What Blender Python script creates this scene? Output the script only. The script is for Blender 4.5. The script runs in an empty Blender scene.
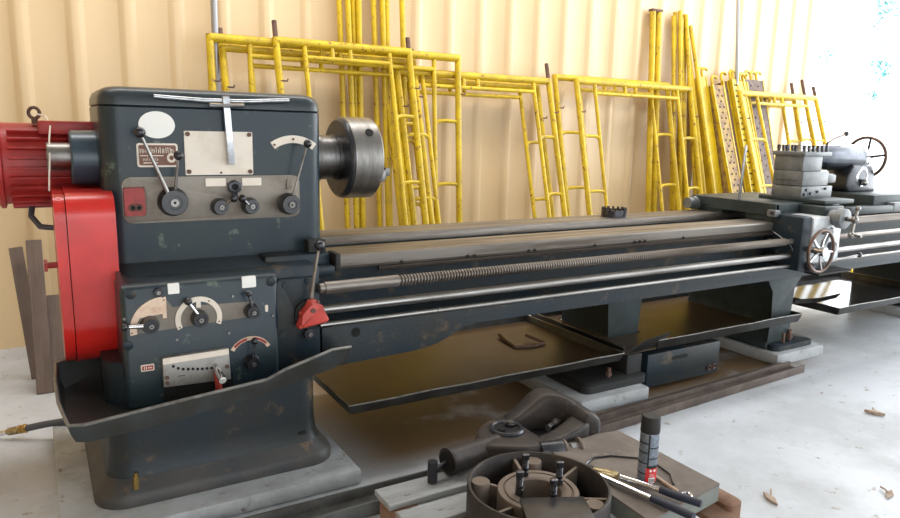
import bpy, bmesh, math, random
from mathutils import Vector, Matrix
random.seed(7)
SC = bpy.context.scene
COL = SC.collection
PI = math.pi
V = Vector

# ------------------------------------------------------------------ materials
def mat(name, c1, rough=0.5, metal=0.0, c2=None, scale=8.0, lo=0.45, hi=0.65, bump=0.0, bscale=40.0,
        c3=None, s3=25.0, lo3=0.62, hi3=0.7, coat=0.0, r2=None, stretch=None, detail=6.0):
    m = bpy.data.materials.new(name); m.use_nodes = True
    nt = m.node_tree; N = nt.nodes; L = nt.links
    b = N['Principled BSDF']
    b.inputs['Base Color'].default_value = (*c1, 1)
    b.inputs['Roughness'].default_value = rough
    b.inputs['Metallic'].default_value = metal
    if coat:
        b.inputs['Coat Weight'].default_value = coat; b.inputs['Coat Roughness'].default_value = 0.15
    tc = N.new('ShaderNodeTexCoord'); src = tc.outputs['Object']
    if stretch:
        mp = N.new('ShaderNodeMapping'); mp.inputs['Scale'].default_value = stretch
        L.new(src, mp.inputs[0]); src = mp.outputs[0]
    col = None
    def noise(s, lo, hi):
        n = N.new('ShaderNodeTexNoise'); n.inputs['Scale'].default_value = s; n.inputs['Detail'].default_value = detail
        n.inputs['Roughness'].default_value = 0.65
        L.new(src, n.inputs['Vector'])
        r = N.new('ShaderNodeMapRange'); r.inputs[1].default_value = lo; r.inputs[2].default_value = hi
        L.new(n.outputs['Fac'], r.inputs[0]); return r.outputs[0]
    if c2 is not None:
        f = noise(scale, lo, hi)
        x = N.new('ShaderNodeMix'); x.data_type = 'RGBA'
        x.inputs[6].default_value = (*c1, 1); x.inputs[7].default_value = (*c2, 1)
        L.new(f, x.inputs[0]); col = x.outputs[2]
        if r2 is not None:
            rr = N.new('ShaderNodeMapRange'); rr.inputs[3].default_value = rough; rr.inputs[4].default_value = r2
            L.new(f, rr.inputs[0]); L.new(rr.outputs[0], b.inputs['Roughness'])
    if c3 is not None:
        f = noise(s3, lo3, hi3)
        x = N.new('ShaderNodeMix'); x.data_type = 'RGBA'
        if col: L.new(col, x.inputs[6])
        else: x.inputs[6].default_value = (*c1, 1)
        x.inputs[7].default_value = (*c3, 1)
        L.new(f, x.inputs[0]); col = x.outputs[2]
    if col: L.new(col, b.inputs['Base Color'])
    if bump:
        n = N.new('ShaderNodeTexNoise'); n.inputs['Scale'].default_value = bscale; n.inputs['Detail'].default_value = 4
        L.new(src, n.inputs['Vector'])
        bp = N.new('ShaderNodeBump'); bp.inputs['Strength'].default_value = bump; bp.inputs['Distance'].default_value = 0.01
        L.new(n.outputs['Fac'], bp.inputs['Height']); L.new(bp.outputs[0], b.inputs['Normal'])
    return m

M = dict(
 wall=mat('cream_sheet_metal', (0.66,0.49,0.285), 0.36, 0.0, (0.60,0.43,0.235), 1.2, .4, .65, stretch=(1,1,.15)),
 floor=mat('stained_concrete', (0.56,0.59,0.635), 0.42, 0, (0.43,0.45,0.475), 1.3, .42, .62, .12, 30, (0.24,0.19,0.14), 14.0, .62, .71, r2=0.6),
 ground=mat('pale_gravel', (0.75,0.74,0.70), 0.9, 0, (0.6,0.6,0.55), 4),
 plinth=mat('concrete_plinth', (0.42,0.44,0.46), 0.8, 0, (0.30,0.31,0.31), 5, .4, .65, .3, 40, (0.15,0.12,0.09), 14, .6, .7),
 frontlit=mat('daylit_apron_face', (0.68,0.70,0.72), 0.35, 0.1, (0.50,0.52,0.54), 14, .4, .62),  # paler than the rest: daylight on the apron front put into the colour
 deckrust=mat('rusty_yellow_deck', (0.40,0.26,0.06), 0.6, 0, (0.20,0.11,0.06), 12, .4, .6),
 ceil=mat('ceiling_sheet', (0.45,0.45,0.44), 0.7),
 navy=mat('worn_navy_paint', (0.014,0.027,0.039), 0.34, 0, (0.021,0.033,0.036), 5, .42, .62, .05, 120, (0.085,0.115,0.095), 10, .61, .66, coat=0.15),
 navylid=mat('paler_navy_paint', (0.028,0.038,0.045), 0.33, 0, (0.020,0.029,0.034), 7, .4, .6, .05, 90),  # paler navy for the lid and the gearbox top
 navydirty=mat('grimy_navy_paint', (0.012,0.023,0.033), 0.4, 0, (0.023,0.026,0.026), 3.5, .40, .6, .12, 60, (0.11,0.075,0.045), 9, .58, .74),
 bluepaint=mat('blue_grey_paint', (0.045,0.085,0.12), 0.32, 0, (0.03,0.055,0.08), 7, .4, .6, coat=0.2),
 greygreen=mat('grey_green_cast_paint', (0.040,0.054,0.055), 0.45, 0, (0.026,0.034,0.035), 6, .4, .6, .1, 60),
 red=mat('glossy_red_paint', (0.62,0.022,0.016), 0.3, 0, (0.50,0.016,0.012), 6, .4, .65, coat=0.3),
 redmotor=mat('motor_red_paint', (0.42,0.028,0.024), 0.45, 0, (0.30,0.02,0.018), 8, .4, .6),
 steel=mat('machined_steel', (0.34,0.33,0.315), 0.30, 1.0, (0.18,0.165,0.15), 9, .4, .62, stretch=(.15,1,1), r2=.42),
 waytop=mat('oiled_way_steel', (0.27,0.245,0.22), 0.42, 0.75, (0.13,0.105,0.085), 9, .4, .62, stretch=(.12,2,2), r2=.5),
 waydark=mat('brown_oiled_steel', (0.09,0.072,0.06), 0.45, 0.7, (0.05,0.04,0.032), 8, .4, .6, stretch=(.15,1,1)),
 chuckface=mat('turned_chuck_steel', (0.30,0.29,0.275), 0.34, 1.0, (0.20,0.19,0.175), 10, .4, .62, stretch=(2,.4,.4), r2=.45),
 tailsteel=mat('bright_tailstock_steel', (0.11,0.12,0.14), 0.24, 0.8, (0.07,0.075,0.09), 6, .4, .62),
 edge=mat('rim_highlight', (0.22,0.215,0.20), 0.4, 0.6, (0.12,0.11,0.10), 20),  # pale tube colour paints in the highlight along sheet rims
 footdirt=mat('dusty_brown_foot_paint', (0.055,0.050,0.047), 0.5, 0, (0.030,0.033,0.036), 5, .4, .62, .1, 60, (0.13,0.085,0.05), 12, .58, .68),
 oxide=mat('dark_chuck_steel', (0.20,0.195,0.19), 0.30, 1.0, (0.13,0.12,0.115), 14, .4, .62, stretch=(2,.4,.4), r2=.42),
 chrome=mat('chrome', (0.72,0.72,0.74), 0.14, 1.0),
 silver=mat('scratched_silver_steel', (0.55,0.56,0.58), 0.28, 1.0, (0.35,0.36,0.38), 30),
 castgrey=mat('dusty_light_cast_steel', (0.20,0.21,0.215), 0.42, 0.3, (0.125,0.135,0.14), 9, .4, .62, .1, 60, (0.15,0.14,0.13), 22, .62, .72),
 panel=mat('tarnished_panel', (0.205,0.18,0.15), 0.40, 0.4, (0.13,0.105,0.08), 7, .4, .64),
 plateW=mat('white_plate', (0.85,0.84,0.80), 0.4),
 plateC=mat('cream_plate', (0.78,0.70,0.60), 0.4, 0, (0.66,0.58,0.48), 9, .5, .75, c3=(0.2,0.12,0.08), s3=60, lo3=.74, hi3=.8),
 plateA=mat('aluminium_plate', (0.34,0.33,0.31), 0.45, 0.4, (0.24,0.225,0.20), 15, .45, .7),
 copper=mat('copper_tone_plate', (0.72,0.55,0.42), 0.4, 0.2, (0.58,0.36,0.24), 18, .5, .7),
 brown=mat('brown_nameplate', (0.16,0.055,0.03), 0.4),
 black=mat('black_plastic', (0.012,0.012,0.016), 0.28, coat=0.3),
 blackmat=mat('matt_black', (0.014,0.014,0.014), 0.7),
 hole=mat('dark_recess', (0.006,0.006,0.006), 0.9),
 switchred=mat('switch_red', (0.33,0.03,0.025), 0.45, 0, (0.2,0.02,0.02), 30),
 handred=mat('faded_red_knob', (0.55,0.07,0.055), 0.45, 0, (0.35,0.04,0.03), 20),
 pan=mat('sheet_steel_rim', (0.045,0.045,0.043), 0.36, 0.5, (0.025,0.023,0.02), 6, .4, .6, .15, 12),
 traycol=mat('bent_tray_paint', (0.045,0.050,0.050), 0.40, 0.3, (0.035,0.034,0.030), 7, .4, .6, .12, 18),
 oil=mat('brown_oil_film', (0.085,0.050,0.022), 0.30, 0.2, (0.055,0.036,0.02), 1.3, .35, .65, .03, 4, r2=.36),
 wetoil=mat('wet_oil', (0.05,0.05,0.055), 0.10, 0.3, bump=.05, bscale=5),
 yellow=mat('scuffed_yellow_paint', (0.66,0.455,0.010), 0.4, 0, (0.48,0.32,0.010), 5, .4, .6, c3=(0.20,0.09,0.03), s3=30, lo3=.60, hi3=.65),
 rust=mat('rusty_steel', (0.16,0.09,0.065), 0.8, 0.2, (0.09,0.055,0.045), 25),
 rustgrey=mat('rust_grey_plank', (0.20,0.15,0.13), 0.8, 0, (0.12,0.09,0.085), 22, .4, .6),
 galv=mat('galvanised_tube', (0.36,0.36,0.37), 0.4, 0.7),
 channel=mat('brown_steel_channel', (0.13,0.10,0.085), 0.6, 0.3, (0.08,0.06,0.05), 6, .4, .6, .1, 30),
 channelgrey=mat('grey_steel_channel', (0.14,0.145,0.14), 0.55, 0.3, (0.09,0.085,0.08), 6, .4, .6, .1, 30),
 wood=mat('weathered_wood', (0.15,0.105,0.085), 0.85, 0, (0.09,0.065,0.052), 3, .35, .65, .25, 20, stretch=(6,6,.6)),
 palletgrey=mat('grey_pallet_board', (0.36,0.38,0.39), 0.85, 0, (0.25,0.25,0.25), 5, .35, .65, .3, 20, (0.09,0.08,0.07), 16, .6, .68, stretch=(.7,3,3)),
 palletrust=mat('orange_brown_pallet_wood', (0.27,0.155,0.10), 0.8, 0, (0.17,0.09,0.055), 4, .35, .65, .2, 20, stretch=(1,3,3)),
 slab=mat('dirty_grey_slab', (0.20,0.17,0.145), 0.7, 0, (0.13,0.105,0.09), 5, .38, .62, .15, 25, (0.28,0.26,0.23), 12, .64, .74),
 slabside=mat('grey_green_slab_side', (0.19,0.21,0.19), 0.6, 0, (0.15,0.16,0.15), 6),
 castrust=mat('oily_brown_casting', (0.060,0.049,0.043), 0.48, 0.3, (0.038,0.034,0.034), 7, .38, .62, .2, 35, (0.15,0.10,0.07), 12, .60, .72),
 castdark=mat('oily_dark_casting', (0.06,0.065,0.075), 0.30, 0.55, (0.035,0.035,0.04), 7, .38, .62, .12, 35),
 hubtan=mat('dusty_tan_hub', (0.17,0.135,0.11), 0.55, 0.3, (0.16,0.125,0.10), 9, .4, .62, .1, 40),
 boltdark=mat('dark_bolt_steel', (0.10,0.10,0.115), 0.3, 0.9, (0.05,0.05,0.055), 60),
 label=mat('grey_can_label', (0.22,0.25,0.30), 0.35, 0.3, (0.15,0.18,0.22), 60, .45, .55),
 labelred=mat('red_can_label', (0.62,0.03,0.03), 0.35),
 white=mat('white_print', (0.85,0.85,0.85), 0.4),
 grip=mat('dark_blue_grip', (0.022,0.028,0.05), 0.5),
 brass=mat('brass', (0.45,0.30,0.10), 0.35, 0.9),
 brasspale=mat('tarnished_brass', (0.38,0.31,0.17), 0.4, 0.8, (0.2,0.15,0.08), 60),
 rubber=mat('grey_rubber_hose', (0.07,0.07,0.08), 0.6),
 wheelrim=mat('brown_worn_wheel_rim', (0.14,0.085,0.06), 0.3, 0.6, (0.09,0.06,0.05), 20),
 palewood=mat('pale_wood', (0.6,0.45,0.33), 0.6),
 leaf=mat('teal_leaf', (0.14,0.42,0.42), 0.6, 0, (0.35,0.65,0.62), 3),
 dryleaf=mat('dry_leaf', (0.42,0.33,0.25), 0.8, 0, (0.3,0.2,0.15), 60),
 bark=mat('pale_bark', (0.9,0.9,0.9), 0.8),
)

for k_ in ('navy','navydirty','traycol','greygreen','castrust','pan','channel','channelgrey'):
    M[k_].node_tree.nodes['Principled BSDF'].inputs['Specular IOR Level'].default_value = 0.3
def oil_zone(m, x0, x1, y0, y1, col):
    nt = m.node_tree; N = nt.nodes; L = nt.links; b = N['Principled BSDF']
    old = b.inputs['Base Color'].links[0].from_socket
    ge = N.new('ShaderNodeNewGeometry'); n = N.new('ShaderNodeTexNoise'); n.inputs['Scale'].default_value = 2.2; n.inputs['Detail'].default_value = 6
    L.new(ge.outputs['Position'], n.inputs['Vector'])
    sp = N.new('ShaderNodeSeparateXYZ'); L.new(ge.outputs['Position'], sp.inputs[0])
    def mr(src, a, c):
        r = N.new('ShaderNodeMapRange'); r.interpolation_type = 'SMOOTHSTEP'
        r.inputs[1].default_value = a; r.inputs[2].default_value = c; L.new(src, r.inputs[0]); return r.outputs[0]
    def mul(a, c):
        q = N.new('ShaderNodeMath'); q.operation = 'MULTIPLY'; L.new(a, q.inputs[0]); L.new(c, q.inputs[1]); return q.outputs[0]
    f = mul(mul(mr(sp.outputs[0], x0-.3, x0+.2), mr(sp.outputs[0], x1+.4, x1-.3)), mul(mr(sp.outputs[1], y0-.15, y0+.15), mr(sp.outputs[1], y1+.3, y1-.2)))
    f = mul(f, mr(n.outputs['Fac'], .22, .44))
    x = N.new('ShaderNodeMix'); x.data_type = 'RGBA'; L.new(f, x.inputs[0]); L.new(old, x.inputs[6]); x.inputs[7].default_value = (*col, 1)
    L.new(x.outputs[2], b.inputs['Base Color'])
oil_zone(M['floor'], 1.2, 4.5, 2.6, 3.9, (.15,.092,.045))

# ------------------------------------------------------------------ mesh builder
class MB:
    def __init__(s, m): s.bm = bmesh.new(); s.mats = [m]; s.mi = 0
    def use(s, m):
        if m not in s.mats: s.mats.append(m)
        s.mi = s.mats.index(m); return s
    def _tag(s):
        L = s.bm.faces.layers.int.get('d') or s.bm.faces.layers.int.new('d')
        for f in s.bm.faces: f[L] = 1
    def _set(s):
        L = s.bm.faces.layers.int['d']
        for f in s.bm.faces:
            if f[L] == 0: f.material_index = s.mi; f[L] = 1
    def rings(s, rings, cap=True, closed=False):
        s._tag(); bm = s.bm
        R = [[bm.verts.new(p) for p in r] for r in rings]
        n = len(R[0]); m = len(R)
        for i in range(m if closed else m-1):
            a, b = R[i], R[(i+1) % m]
            for j in range(n):
                k = (j+1) % n
                try: bm.faces.new((a[j], a[k], b[k], b[j]))
                except ValueError: pass
        if cap and not closed:
            bm.faces.new(list(reversed(R[0]))); bm.faces.new(R[-1])
        s._set(); return s
    def box(s, x0, x1, y0, y1, z0, z1, bev=0.0, seg=2, rot=None, piv=None):
        s._tag()
        g = bmesh.ops.create_cube(s.bm, size=1)
        mt = Matrix.Translation(((x0+x1)/2, (y0+y1)/2, (z0+z1)/2)) @ Matrix.Diagonal((x1-x0, y1-y0, z1-z0, 1))
        if rot is not None:
            p = V(piv) if piv else V(((x0+x1)/2, (y0+y1)/2, (z0+z1)/2))
            mt = Matrix.Translation(p) @ rot.to_4x4() @ Matrix.Translation(-p) @ mt
        bmesh.ops.transform(s.bm, matrix=mt, verts=g['verts'])
        if bev:
            ed = list({e for v in g['verts'] for e in v.link_edges})
            bmesh.ops.bevel(s.bm, geom=ed, offset=bev, segments=seg, affect='EDGES', profile=0.5)
        s._set(); return s
    def prism(s, pts, axis, a0, a1, bev=0.0, seg=2):
        f = {'x': lambda p, a: (a, p[0], p[1]), 'y': lambda p, a: (p[0], a, p[1]), 'z': lambda p, a: (p[0], p[1], a)}[axis]
        s._tag()
        A = [s.bm.verts.new(f(p, a0)) for p in pts]; B = [s.bm.verts.new(f(p, a1)) for p in pts]
        n = len(pts)
        for j in range(n): s.bm.faces.new((A[j], A[(j+1) % n], B[(j+1) % n], B[j]))
        s.bm.faces.new(list(reversed(A))); s.bm.faces.new(B)
        if bev:
            ed = list({e for v in A+B for e in v.link_edges})
            bmesh.ops.bevel(s.bm, geom=ed, offset=bev, segments=seg, affect='EDGES', profile=0.5)
        s._set(); return s
    def cyl(s, p0, p1, r0, r1=None, n=20, cap=True):
        return s.lathe(p0, V(p1)-V(p0), [(0, r0), ((V(p1)-V(p0)).length, r0 if r1 is None else r1)], n, cap)
    def lathe(s, o, d, prof, n=28, cap=True, ry=1.0):
        o = V(o); d = V(d).normalized()
        u = d.orthogonal().normalized()
        if abs(d.z) < 0.9: u = (V((0,0,1)) - d*d.z).normalized()
        w = d.cross(u)
        return s.rings([[o + d*a + (u*math.cos(t)*r + w*math.sin(t)*r*ry) for t in [2*PI*k/n for k in range(n)]] for a, r in prof], cap)
    def ball(s, c, r, n=16, sc=(1,1,1)):
        s._tag()
        g = bmesh.ops.create_uvsphere(s.bm, u_segments=n, v_segments=max(6, n//2), radius=r)
        bmesh.ops.transform(s.bm, matrix=Matrix.Translation(c) @ Matrix.Diagonal((*sc, 1)), verts=g['verts'])
        s._set(); return s
    def tube(s, pts, r, n=10, closed=False, cap=True):
        P = [V(p) for p in pts]; m = len(P); rings = []; up = None
        for i, p in enumerate(P):
            if closed: t = (P[(i+1) % m] - P[i-1])
            else: t = (P[min(i+1, m-1)] - P[max(i-1, 0)])
            t.normalize()
            if up is None: up = t.orthogonal().normalized()
            up = (up - t*up.dot(t)).normalized(); w = t.cross(up)
            rr = r[i] if isinstance(r, (list, tuple)) else r
            rings.append([p + up*math.cos(2*PI*k/n)*rr + w*math.sin(2*PI*k/n)*rr for k in range(n)])
        return s.rings(rings, cap, closed)
    def torus(s, c, d, R, r, n=40, k=10, a0=0, a1=2*PI):
        d = V(d).normalized(); u = (V((0,0,1)) - d*d.z).normalized() if abs(d.z) < .9 else V((1,0,0)); w = d.cross(u); c = V(c)
        full = abs(a1-a0-2*PI) < 1e-6
        pts = [c + u*math.cos(a0+(a1-a0)*i/(n if full else n-1))*R + w*math.sin(a0+(a1-a0)*i/(n if full else n-1))*R for i in range(n)]
        return s.tube(pts, r, k, closed=full)
    def arcplate(s, cx, cz, r0, r1, a0, a1, y0, y1, n=20):
        o = [(cx+r1*math.cos(a0+(a1-a0)*i/n), cz+r1*math.sin(a0+(a1-a0)*i/n)) for i in range(n+1)]
        q = [(cx+r0*math.cos(a1-(a1-a0)*i/n), cz+r0*math.sin(a1-(a1-a0)*i/n)) for i in range(n+1)]
        return s.prism(o+q, 'y', y0, y1)
    def rrbox(s, x0, x1, y0, y1, zs, r, n=6):
        """rounded rectangle columns; zs = [(z, inset)]"""
        out = []
        for z, ins in zs:
            a0, a1, b0, b1 = x0+ins, x1-ins, y0+ins, y1-ins; q = max(r-ins*0.4, 0.005); ring = []
            for cx, cy, st in ((a1-q, b1-q, 0), (a0+q, b1-q, PI/2), (a0+q, b0+q, PI), (a1-q, b0+q, 1.5*PI)):
                for k in range(n+1):
                    t = st + PI/2*k/n; ring.append((cx+q*math.cos(t), cy+q*math.sin(t), z))
            out.append(ring)
        return s.rings(out)

ORG = {}
def build(name, mb, parent=None, smooth=38):
    bm = mb.bm
    bmesh.ops.recalc_face_normals(bm, faces=bm.faces)
    if parent is not None:
        bmesh.ops.translate(bm, verts=bm.verts, vec=-ORG[parent.name])
    else:
        pass
    ang = math.radians(smooth)
    for f in bm.faces: f.smooth = True
    for e in bm.edges:
        if len(e.link_faces) == 2:
            e.smooth = e.calc_face_angle(0) < ang
    off = V((0,0,0))
    if parent is None:      # origin at the base centre of the thing
        xs = [v.co.x for v in bm.verts]; ys = [v.co.y for v in bm.verts]; zs = [v.co.z for v in bm.verts]
        off = V(((min(xs)+max(xs))/2, (min(ys)+max(ys))/2, min(zs)))
        bmesh.ops.translate(bm, verts=bm.verts, vec=-off)
    me = bpy.data.meshes.new(name); bm.to_mesh(me); bm.free()
    for m in mb.mats: me.materials.append(m)
    o = bpy.data.objects.new(name, me); COL.objects.link(o)
    o.location = off
    ORG[o.name] = off if parent is None else ORG[parent.name]
    if parent is not None: o.parent = parent
    return o
def tag(o, label, cat, group=None, kind=None):
    o['label'] = label; o['category'] = cat
    if group: o['group'] = group
    if kind: o['kind'] = kind
    return o
def thing(name, label, cat, loc=(0,0,0), group=None, local=False):
    o = bpy.data.objects.new(name, None); COL.objects.link(o); o.location = loc
    o.empty_display_size = 0.1
    ORG[o.name] = V((0,0,0)) if local else V(loc)
    return tag(o, label, cat, group)
def struct(name, mb):
    o = build(name, mb); o['kind'] = 'structure'; return o
def B(m): return MB(M[m])

# ------------------------------------------------------------------ setting
WY = 5.27
struct('floor', B('floor').box(-3.6, 8.6, -6.5, 5.45, -0.15, 0))
tag(struct('ground', B('ground').box(8.6, 60, -30, 40, -0.2, -0.03)), 'pale open ground outside the shed beyond the end of the wall', 'ground')
def corrugated(x0, x1, z0, z1, pitch=.311, off=.29):
    mb = B('wall'); prof = []
    k = math.floor((x0-off)/pitch)
    x = off + k*pitch
    while x < x1+pitch:
        prof += [(x-.060, WY), (x-.050, WY-.004), (x-.026, WY-.021), (x-.014, WY-.024), (x+.014, WY-.024), (x+.026, WY-.021), (x+.050, WY-.004), (x+.060, WY)]
        x += pitch
    prof = [(max(min(a, x1), x0), b) for a, b in prof]
    q = []
    for p in prof:
        if not q or p[0] > q[-1][0]+1e-4: q.append(p)
    prof = q
    poly = prof + [(x1, WY+.03), (x0, WY+.03)]
    mb.prism(poly, 'z', z0, z1)
    return mb
struct('wall_back', corrugated(-3.5, 8.14, 0, 4.4))
struct('wall_left', B('wall').box(-3.6, -3.5, -6.5, 5.27, 0, 4.4))
struct('ceiling', B('ceil').box(-3.6, 8.14, -6.5, 5.4, 4.4, 4.5))

# ------------------------------------------------------------------ concrete plinths
def plinth(x0, x1, y0, y1, h, label, rag=.006):
    mb = B('plinth').box(x0, x1, y0, y1, 0, h, .012)
    return tag(build('concrete_plinth', mb), label, 'concrete base')
plinth(-.02, 1.10, 2.53, 3.62, .07, 'broad grey concrete plinth under the dark headstock pedestal')
plinth(2.42, 2.93, 2.64, 3.60, .08, 'small concrete plinth under the middle bed leg')
plinth(4.14, 4.66, 2.66, 3.60, .08, 'pale concrete plinth under the bed leg next to the carriage')
plinth(6.3, 7.1, 2.9, 3.6, .08, 'concrete plinth under the far bed leg below the tailstock')

# ------------------------------------------------------------------ the lathe
lathe = thing('metalworking_lathe', 'long dark blue-grey engine lathe with red belt guard, standing on concrete plinths', 'lathe', (0.55, 3.05, 0.07))
# pedestal
mb = B('navydirty').rrbox(.10, 1.045, 2.65, 3.50, [(.165,.045), (.19,.055), (.26,.062), (.62,.064)], .12, 8)
ped = build('pedestal', mb, lathe)
build('pedestal_foot', B('footdirt').rrbox(.10, 1.045, 2.65, 3.50, [(.071,0), (.105,0), (.122,.010), (.15,.034), (.1655,.044)], .12, 8), ped)
mb = B('hole').box(.885, .915, 2.70, 2.72, .20, .212)
build('slot', mb, ped)
build('brass_plug', B('brass').cyl((.240,2.672,.135), (.240,2.672,.188), .010).cyl((.240,2.672,.188),(.240,2.672,.198),.006), ped)
mb = B('rust').cyl((.93,2.70,.135),(.93,2.70,.15),.016,n=6); build('foot_bolt', mb, ped)

# bent splash tray around the pedestal
def sheet(rows, m, th=.006):
    mb = MB(m); mb._tag(); bm = mb.bm
    G = [[bm.verts.new(p) for p in r] for r in rows]
    for i in range(len(G)-1):
        for j in range(len(G[0])-1):
            bm.faces.new((G[i][j], G[i][j+1], G[i+1][j+1], G[i+1][j]))
    bmesh.ops.recalc_face_normals(bm, faces=bm.faces)
    bmesh.ops.solidify(bm, geom=bm.faces[:], thickness=th)
    mb._set(); return mb
rim = [(.32,3.04,.575),(.10,3.03,.575),(.012,2.96,.575),(.005,2.80,.562),(.008,2.60,.548),(.030,2.45,.520),(.075,2.432,.520),(.34,2.45,.538),(.69,2.47,.560),(.76,2.47,.588),(.96,2.50,.628),(1.060,2.55,.612)]
low = [(.32,3.0,.50),(.13,2.99,.50),(.03,2.95,.47),(.025,2.80,.47),(.028,2.60,.46),(.048,2.46,.455),(.085,2.445,.452),(.34,2.46,.462),(.69,2.48,.50),(.77,2.485,.515),(.98,2.52,.545),(1.065,2.60,.545)]
mid = [(a[0]*.5+b[0]*.5-.004, a[1]*.5+b[1]*.5-.006, a[2]*.5+b[2]*.5) for a, b in zip(rim, low)]
inn = [(.32,2.97,.45),(.28,2.95,.45),(.26,2.9,.445),(.24,2.8,.44),(.24,2.76,.44),(.24,2.73,.44),(.24,2.71,.44),(.40,2.71,.445),(.69,2.71,.47),(.76,2.71,.48),(.95,2.73,.50),(1.0,2.76,.52)]
tray = build('splash_tray', sheet([rim, mid, low, inn], M['traycol']), lathe)
build('rolled_edge', B('edge').tube(rim, .006, 8), tray)

# lower housing behind the gearbox and bed end
mb = B('navydirty').box(.252, 1.0, 2.73, 3.46, .44, .93, .02)
mb.box(.80, 1.09, 2.85, 3.50, .86, .955, .012)
mb.box(.79, 1.09, 2.79, 2.90, .86, .905, .010)
house = build('bed_end_housing', mb, lathe)

# headstock
mb = B('navy').rrbox(.218, 1.103, 2.95, 3.48, [(.90,0), (1.553,0), (1.557,.004)], .075, 8)
head = build('headstock', mb, lathe)
mb = B('navylid').rrbox(.218, 1.103, 2.95, 3.48, [(1.558,.006), (1.562,0), (1.59,.002), (1.612,.012), (1.626,.032), (1.632,.06)], .075, 8)
build('lid', mb, head)
F = 2.95
def rrect(x0, x1, z0, z1, r, n=5):
    P = []
    for cx, cz, st in ((x1-r, z1-r, 0), (x0+r, z1-r, PI/2), (x0+r, z0+r, PI), (x1-r, z0+r, 1.5*PI)):
        for k in range(n+1):
            t = st+PI/2*k/n; P.append((cx+r*math.cos(t), cz+r*math.sin(t)))
    return P
build('control_panel', B('panel').prism(rrect(.280,.985,1.108,1.288,.03), 'y', F-.010, F+.01, .003), head)
o = build('oval_plate', B('plateW').prism([(.419+.066*math.cos(t), 1.489+.052*math.sin(t)) for t in [2*PI*k/40 for k in range(40)]], 'y', F-.006, F+.004), head)
o['label'] = 'blank white oval plate'
mb = B('plateC').prism(rrect(.341,.491,1.326,1.418,.010), 'y', F-.005, F+.004)
mb.use(M['brown']).prism(rrect(.348,.484,1.333,1.411,.006), 'y', F-.007, F)
mb.use(M['plateC'])
for (a, b, z0, z1) in ((.353,.437,1.3685,1.3725),(.363,.415,1.3405,1.3445)): mb.box(a, b, F-.0085, F-.006, z0, z1)
mb.prism([(.466+.017*math.cos(t), 1.362+.019*math.sin(t)) for t in [2*PI*k/20 for k in range(20)]], 'y', F-.0085, F-.006)
mb.use(M['brown']).prism([(.466+.008*math.cos(t), 1.362+.009*math.sin(t)) for t in [2*PI*k/12 for k in range(12)]], 'y', F-.0095, F-.006)
# worn lettering: a bold line over a smaller line, the strokes no longer legible
mb.use(M['plateC'])
for (x0, x1, z0, h, st) in ((.352,.475,1.380,.022,.0052),(.362,.415,1.350,.013,.0040)):
    x = x0; k = 0
    rr = random.Random(3)
    while x < x1:
        hh = h*rr.choice((1,.8,.7,1,.75)); w = st*.45
        mb.box(x, x+w, F-.0085, F-.006, z0, z0+hh)
        if k % 2 == 0: mb.box(x, x+st*1.1, F-.0085, F-.006, z0+hh*rr.choice((0,.45,.85)), z0+hh*rr.choice((0,.45,.85))+h*.16) if False else mb.box(x, x+st*1.1, F-.0085, F-.006, z0+hh*.42, z0+hh*.56)
        else: mb.box(x-st*.4, x+st*.6, F-.0085, F-.006, z0+hh*.86, z0+hh)
        x += st*rr.choice((1,1.25,1.5)); k += 1
build('nameplate', mb, head)['label'] = 'brown nameplate with worn cream lettering and a round emblem'
mb = B('plateC').prism(rrect(.517,.787,1.293,1.468,.006), 'y', F-.006, F+.004)
build('blank_plate', mb, head)['label'] = 'large blank cream plate with four screws'
mb = B('rust')
for x, z in ((.530,1.456),(.774,1.457),(.774,1.305),(.530,1.307),(.655,1.302)): mb.cyl((x, F-.012, z), (x, F-.004, z), .009 if x != .655 else .004, n=12)
build('plate_screws', mb, head)
for x in (.591, .738):
    build('small_plate', B('plateC').prism(rrect(x, x+.080, 1.247, 1.279, .003), 'y', F-.014, F-.008), head)
mb = B('switchred').prism(rrect(.284,.358,1.140,1.249,.006), 'y', F-.034, F-.008, .004)
mb.use(M['rust']).torus((.312,F-.036,1.172), (0,1,0), .011, .004, 16, 6).torus((.334,F-.036,1.172), (0,1,0), .011, .004, 16, 6)
mb.use(M['hole']).cyl((.312,F-.038,1.172),(.312,F-.030,1.172),.009,n=12).cyl((.334,F-.038,1.172),(.334,F-.030,1.172),.009,n=12)
build('switch_box', mb, head)['label'] = 'red push button switch box'
def dial(cx, cz, r, d=.05, f=F-.010, parent=head, name='dial'):
    mb = B('black').lathe((cx, f, cz), (0,-1,0), [(0,r*1.04),(.012,r*1.04),(.013,r),(d*.8,r*.93),(d,r*.85),(d,r*.5),(d-.004,r*.48)], 28)
    mb.use(M['steel']).cyl((cx,f-d+.006,cz),(cx,f-d-.006,cz), r*.28, n=12)
    mb.use(M['hole']).cyl((cx,f-d-.004,cz),(cx,f-d-.0075,cz), r*.10, n=8)
    return build(name, mb, parent)
def lever(p0, p1, r, br, parent, metal='steel'):
    p0 = V(p0); p1 = V(p1)
    mb = B(metal).tube([p0, p0.lerp(p1,.5), p1], [r*1.25, r, r*.8], 10)
    mb.use(M['black']).ball(p1, br, 18)
    return build('control_lever', mb, parent)
dial(.461, 1.190, .056, .055)
dial(.641, 1.164, .034, .05); dial(.766, 1.163, .034, .05); dial(.932, 1.166, .045, .055)
lever((.444,2.895,1.215), (.346,2.865,1.460), .007, .021, head)
lever((.467,2.905,1.235), (.481,2.872,1.374), .0055, .019, head)
lever((.941,2.90,1.20), (1.001,2.872,1.425), .0045, .018, head)
mb = B('steel').tube([(.655,2.895,1.175),(.682,2.885,1.198)], .006, 8).use(M['black']).ball((.688,2.885,1.200), .016, 12)
build('short_lever', mb, head)
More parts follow.
